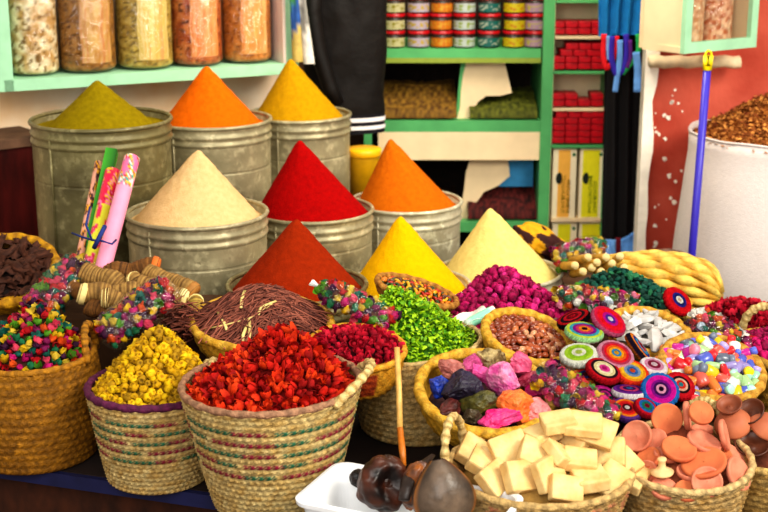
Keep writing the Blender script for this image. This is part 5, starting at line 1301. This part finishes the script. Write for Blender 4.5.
rows_ = [(35, [[0, 1, 2, 3], [0, 1, 2, 3]], 'top shelf'), (70, [[0, 1, 2, 3], [0, 1, 2, 3], [.6, 1.6, 2.6, 3.6], [1, 2, 3]], 'second shelf'), (107, [[0, 1, 2, 3], [0, 1, 3]], 'third shelf'), (144, [[0, 1, 2, 3], [0, 1, 2, 3], [0, 1, 2, 3], [0, 1, 2, 3], [0.2, 1.2, 2.2, 3]], 'fourth shelf')]
for py, lay, nm in rows_:
    b0 = at(552, py+1, YC); z = at(553, py, YC).z+.001
    for li, L_ in enumerate(lay):
        for q in L_:
            o = link('red_packet', pk_me); o.matrix_world = T((b0.x+pw*(.5+min(q, 3.05)), YC+.054, z+pz*(li+.5)))
            tag(o, 'flat deep red packet stacked on the '+nm+' of the narrow cabinet', 'packet', 'red packets on the '+nm)
YBX = mat('box_print', src='vcol', rough=.5, vary=.05)
def ybx(px0, px1, py0, py1, left, lab, short=False):
    a, b = at(px0, py1, YC+.01), at(px1, py0, YC+.01); w_, h_ = b.x-a.x, b.z-a.z; o = thing('tea_box', lab, 'box', T((a.x, YC+.01, a.z)))
    mb = MB(); mb.cur = lin('#F4E8C4'); yawbox(mb, (0, 0), E0, N0, 0, w_, 0, .12, 0, h_); mb.build('carton', YBX, o, smooth=False)
    yl, yr = (.22, .74) if left else (.12, .84)
    mb = MB(); mb.cur = lin('#F4B850' if left and not short else '#E6E022'); yawbox(mb, (0, 0), E0, N0, w_*yl, w_*yr, -.0012, 0, .004, h_-.004); pn = mb.build('coloured_panel', YBX, o, smooth=False)
    mb = MB(); mb.cur = lin('#1E6A3A'); c = Vector((w_*.88, -.002, h_-.022)); ring = [mb.vert(c+Vector((.007*math.cos(q*PI/8), 0, .007*math.sin(q*PI/8)))) for q in range(16)]; mb.cap(ring); mb.build('green_dot', YBX, o, smooth=False)
    if not short:
        mb = MB(); mb.cur = lin('#18241A'); c = Vector((w_*.30, -.0025, h_*.58)); ring = [mb.vert(c+Vector((.016*math.cos(q*PI/10)*(1 if math.cos(q*PI/10) < 0 else .55), 0, .024*math.sin(q*PI/10)))) for q in range(20)]; mb.cap(ring); mb.build('leaf_emblem', YBX, o, smooth=False)
        mb = MB(); mb.cur = lin('#8A9A10' if not left else '#B08A20')
        for row_, (xx, z0, z1) in enumerate(((.40, .08, .62), (.62, .08, .55))):
            z = z0*h_; rr = random.Random(row_+left)
            while z < z1*h_:
                gl = rr.uniform(.006, .011); yawbox(mb, (0, 0), E0, N0, w_*xx, w_*(xx+.15), -.002, -.0011, z, z+gl*.45); yawbox(mb, (0, 0), E0, N0, w_*(xx+(0 if rr.random() < .5 else .11)), w_*(xx+.04+(0 if rr.random() < .5 else .11)), -.002, -.0011, z, z+gl); z += gl+.003
        mb.build('side_lettering', YBX, pn, smooth=False)
    return o
ybx(551.5, 577, 149, 218, True, 'cream and orange carton with dark leaf emblem, left of the upper pair')
ybx(578, 604, 149, 218, False, 'lime yellow carton with dark leaf emblem, right of the upper pair')
ybx(551.5, 577, 223, 259, True, 'lime and cream carton, left of the lower pair', True)
ybx(578, 604, 223, 259, False, 'lime yellow carton, right of the lower pair', True)
# ------------------------------------------------------------------ hanging fabrics
def drape(name, lab, cat, corners, y, c, folds=5, amp=.012, m=None, nx=40, nz=30, th=.01, seed=0):
    """corners: TL TR BR BL pixels"""
    W = [at(px, py, y) for px, py in corners]; mb = MB(); rows = []
    for i in range(nz+1):
        f = i/nz; A, B = W[0].lerp(W[3], f), W[1].lerp(W[2], f); fr_ = []; bk = []
        for j in range(nx+1):
            s = j/nx; p = A.lerp(B, s); d = amp*math.sin(s*folds*2*PI+seed+.6*f)+.006*noise.noise(Vector((s*5, f*4, seed)))
            fr_.append(Vector((p.x, p.y+d, p.z))); bk.append(Vector((p.x, p.y+d+th, p.z)))
        rows.append(fr_+bk[::-1])
    mb.cur = lin(c); b = mb.grid(rows, True); n2 = len(rows[0]); mb.cap([b+j for j in range(n2)]); mb.cap([b+nz*n2+j for j in range(n2)])
    return tag(mb.build(name, m or CLOTH), lab, cat)
CLOTH = mat('cloth', src='vcol', rough=.85, vary=.15, scale=30, bump=.2, bscale=80)
drape('black_cloth', 'long black cloth hanging between the narrow cabinet and the red wall', 'cloth', [(607, -30), (646, -30), (644, 250), (602, 245)], 5.18, '#120E10', 3, .014)
drape('hanging_cloth', 'bright blue cloth hanging at the top beside the wall box', 'cloth', [(599, -30), (647, -30), (641, 34), (599, 37)], 5.05, '#0E72AE', 4, .012)
for pts, c, wd, lab in [([(604, 34), (603, 55), (606, 70), (613, 62), (617, 36)], '#D81420', .010, 'red looped strap hanging from the blue cloth'), ([(612, 36), (611, 58), (616, 76), (624, 70), (627, 50), (626, 34)], '#3A2AA8', .011, 'violet looped strap hanging below the blue cloth'), ([(638, 34), (639, 50), (634, 60), (627, 68), (622, 74)], '#1EA050', .010, 'green strap hanging at the right below the blue cloth'), ([(608, 36), (608, 48), (609, 60)], '#7AA0D8', .008, 'pale blue strap behind the red one'), ([(620, 40), (620, 60), (617, 78), (615, 92)], '#6AA0E0', .011, 'light blue strap end hanging over the black cloth'), ([(636, 52), (638, 70), (637, 92)], '#6AA0E0', .014, 'wide light blue strap end at the right over the black cloth'), ([(630, 40), (631, 58), (627, 68)], '#5A1A78', .008, 'purple strap between the violet and green ones')]:
    W = [at(px, py, 5.0+.002*i) for i, (px, py) in enumerate(pts)]; mb = MB(); mb.cur = lin(c)
    P_ = []
    for i in range(len(W)-1):
        for s in range(6): P_.append(W[i].lerp(W[i+1], s/6))
    P_.append(W[-1])
    for _ in range(3): P_ = [P_[0]]+[(P_[i-1]+P_[i]*2+P_[i+1])/4 for i in range(1, len(P_)-1)]+[P_[-1]]
    mb.tube(P_, wd*.35, 8, flat=2.8); tag(mb.build('hanging_strap', CLOTH), lab, 'strap')
for i, (c4, c, lab) in enumerate([([(606, 240), (616, 240), (616, 290), (605, 290)], '#7AB0F0', 'narrow light blue cloth strip at the left below the black cloth'), ([(616, 238), (621, 238), (621, 290), (616, 290)], '#7A1428', 'narrow maroon cloth strip between the light blue ones'), ([(621, 240), (638, 230), (638, 290), (621, 290)], '#6AA4EC', 'wide light blue cloth hanging below the black cloth'), ([(638, 236), (641, 234), (641, 290), (638, 290)], '#6A1020', 'thin maroon cloth strip near the wall edge'), ([(641, 238), (652, 236), (651, 290), (641, 290)], '#7AB4F4', 'light blue cloth strip beside the whitewashed wall edge')]):
    drape('light_cloth', lab, 'cloth', c4, 5.12, c, 1, .004, seed=i)
# ------------------------------------------------------------------ wall box at upper right
yaw = math.radians(33); eR, nR = (math.cos(yaw), math.sin(yaw)), (-math.sin(yaw), math.cos(yaw)); a = at(684, 54, 4.62)
t = thing('wall_box', 'mint framed glass-fronted box high on the right wall', 'wall cabinet', T((a.x, a.y, 0))); zb = a.z; b = at(762, 42, 5.0); WL = .34
for nm, m, q in (('box_frame', MINT, (0, WL, 0, .02, zb, zb+.035)), ('box_frame', MINT, (0, .03, 0, .02, zb+.035, zb+.5)), ('box_frame', MINT, (WL-.03, WL, 0, .02, zb+.035, zb+.5)), ('box_bottom', CREAMP, (0, WL, .02, .2, zb, zb+.02)), ('box_back', CREAMP, (0, WL, .2, .215, zb, zb+.5)), ('side_panel', CREAMP, (WL-.015, WL, .02, .2, zb+.02, zb+.5)), ('box_top', MINT, (0, WL, 0, .215, zb+.5, zb+.52))):
    mb = MB(); yawbox(mb, (0, 0), eR, nR, *q); mb.build(nm, m, t, smooth=False)
# cream side panel, facing the shop
S0, S1 = at(642, 51, 4.78), at(685, 53, 4.63); e = (S1-S0).to_2d(); L_ = e.length; e.normalize(); n_ = Vector((-e.y, e.x)); mb = MB()
yawbox(mb, (S0.x-a.x, S0.y-a.y), e, n_, 0, L_-.004, 0, .015, zb-.004, zb+.5); mb.build('side_panel', CREAMP, t, smooth=False)
def boxjar(s, r, cols, lab):
    x, y = a.x+eR[0]*s+nR[0]*.11, a.y+eR[1]*s+nR[1]*.11; o = thing('glass_jar', lab, 'jar', T((x, y, zb+.021)))
    mb = MB(); mb.lathe([(r*.85, 0), (r, .015), (r, .26), (r*.8, .29)], 36, cap0=True); mb.build('glass_body', GLASS, o)
    mb = MB(); mb.lathe([(r*.8, .291), (r*.84, .295), (r*.84, .32), (r*.78, .325)], 32, cap0=True, cap1=True); mb.build('lid', MATS['jar_lid'], o)
    cc = [lin(c) for c in cols]; mb = MB(); rows = []; cs = []
    for i in range(31):
        z = .005+.24*i/30; rows.append([Vector((r*.95*math.cos(2*PI*j/48), r*.95*math.sin(2*PI*j/48), z)) for j in range(48)]); cs.append([mixc(cc[0], cc[1], max(0, min(1, .5+1.6*noise.noise(Vector((math.cos(2*PI*j/48)*5, math.sin(2*PI*j/48)*5, z*60+s*40)))))) for j in range(48)])
    b = mb.grid(rows, True, cs); mb.cap([b+30*48+j for j in range(48)]); tag(mb.build('contents', VC, o), kind='stuff')
boxjar(.108, .064, ('#E8C8A0', '#C88A5A'), 'glass jar of pale pinkish chips, left in the right wall box'); boxjar(.242, .066, ('#B85A2C', '#E8C09A'), 'glass jar of rusty flakes, right in the right wall box')
# ------------------------------------------------------------------ sack and pole
SKM = mat('white_weave', '#DFD5D0', rough=.75, vary=.06, scale=60, bump=.25, bscale=150, stretch=(1, 1, 3))
ps_ = at(778, 132, 4.72); rS = sz(94, 778, 132, 4.72)
sk = sack('grain_sack', 'big white woven sack standing at the right, full of brown flakes', ps_.x, 4.72, .0, rS, ps_.z, (1, 1, 1), (1, 1, 1), .004, m=SKM, deep=.08)
H = Heap(T((ps_.x, 4.72, ps_.z-.015)), rS*.91, rS*.91, .165, p=1.15, ax=.0)
mb = MB(); rl = random.Random(61)
for k in range(2600):
    p = H.local(math.sqrt(rl.random()), rl.uniform(PI*.9, PI*2.1))+Vector((0, 0, rl.uniform(-.003, .006))); q = Euler((rl.uniform(-.7, .7), rl.uniform(-.7, .7), rl.uniform(0, 6.3))).to_matrix(); s = rl.uniform(.005, .012)
    c = mixc(lin('#E09A4C'), lin('#7A3414'), rl.random()); i0 = [mb.vert(p+q @ Vector(v)*s, c) for v in ((-1, -.4, 0), (0, -.5, .2), (1, 0, 0), (.2, .5, .25), (-.8, .4, 0))]; mb.f.append(tuple(i0))
H.core('brown_flakes', VC, 'mound of reddish brown flakes filling the white sack', 'flakes', lin('#C47A34'), lin('#7A3E18'), drop=.004, mb=mb)
A, B = at(708.5, 54, 4.36), at(689, 290, 4.34); d = (A-B).normalized(); B2 = B-d*(B.z-.012)/d.z
t = thing('broom_pole', 'blue-violet pole with yellow grip leaning in front of the white sack', 'pole', T(B2)); sp_ = A.lerp(B2, .03); mb = MB()
mb.tube([Vector((0, 0, 0)), (sp_-B2)*.5, sp_-B2], .0125, 14); mb.build('pole_shaft', mat('violet_plastic', '#3C30B4', rough=.35, vary=.05, spec=.5), t)
mb = MB(); mb.tube([sp_-B2-d*.002, sp_-B2+d*.03, A-B2-d*.05, A-B2-d*.02], [.0155, .0155, .0145, .012], 14); yg = mat('yellow_grip', '#F6DC10', rough=.35, vary=.05, spec=.5); gp = mb.build('yellow_grip', yg, t)
mb = MB(); pts = [A-B2+Vector((.010*math.sin(q*PI/8), 0, .016-.016*math.cos(q*PI/8)-.022)) for q in range(17)]; mb.tube(pts, .0035, 8, cap=False); mb.build('hanging_loop', yg, gp)
# ------------------------------------------------------------------ rear soft thing by the wall base
_ = rock('grey brown stone at the foot of the red wall behind the straw sheaf', 670, 262, 0, .07, lin('#8A6A5A'), lin('#5E463A'), 7, (1.2, .8, .55), 0, 'grey_stone', VC, T(at(670, 262, 4.5)), False, 'stone')
drop_protos()
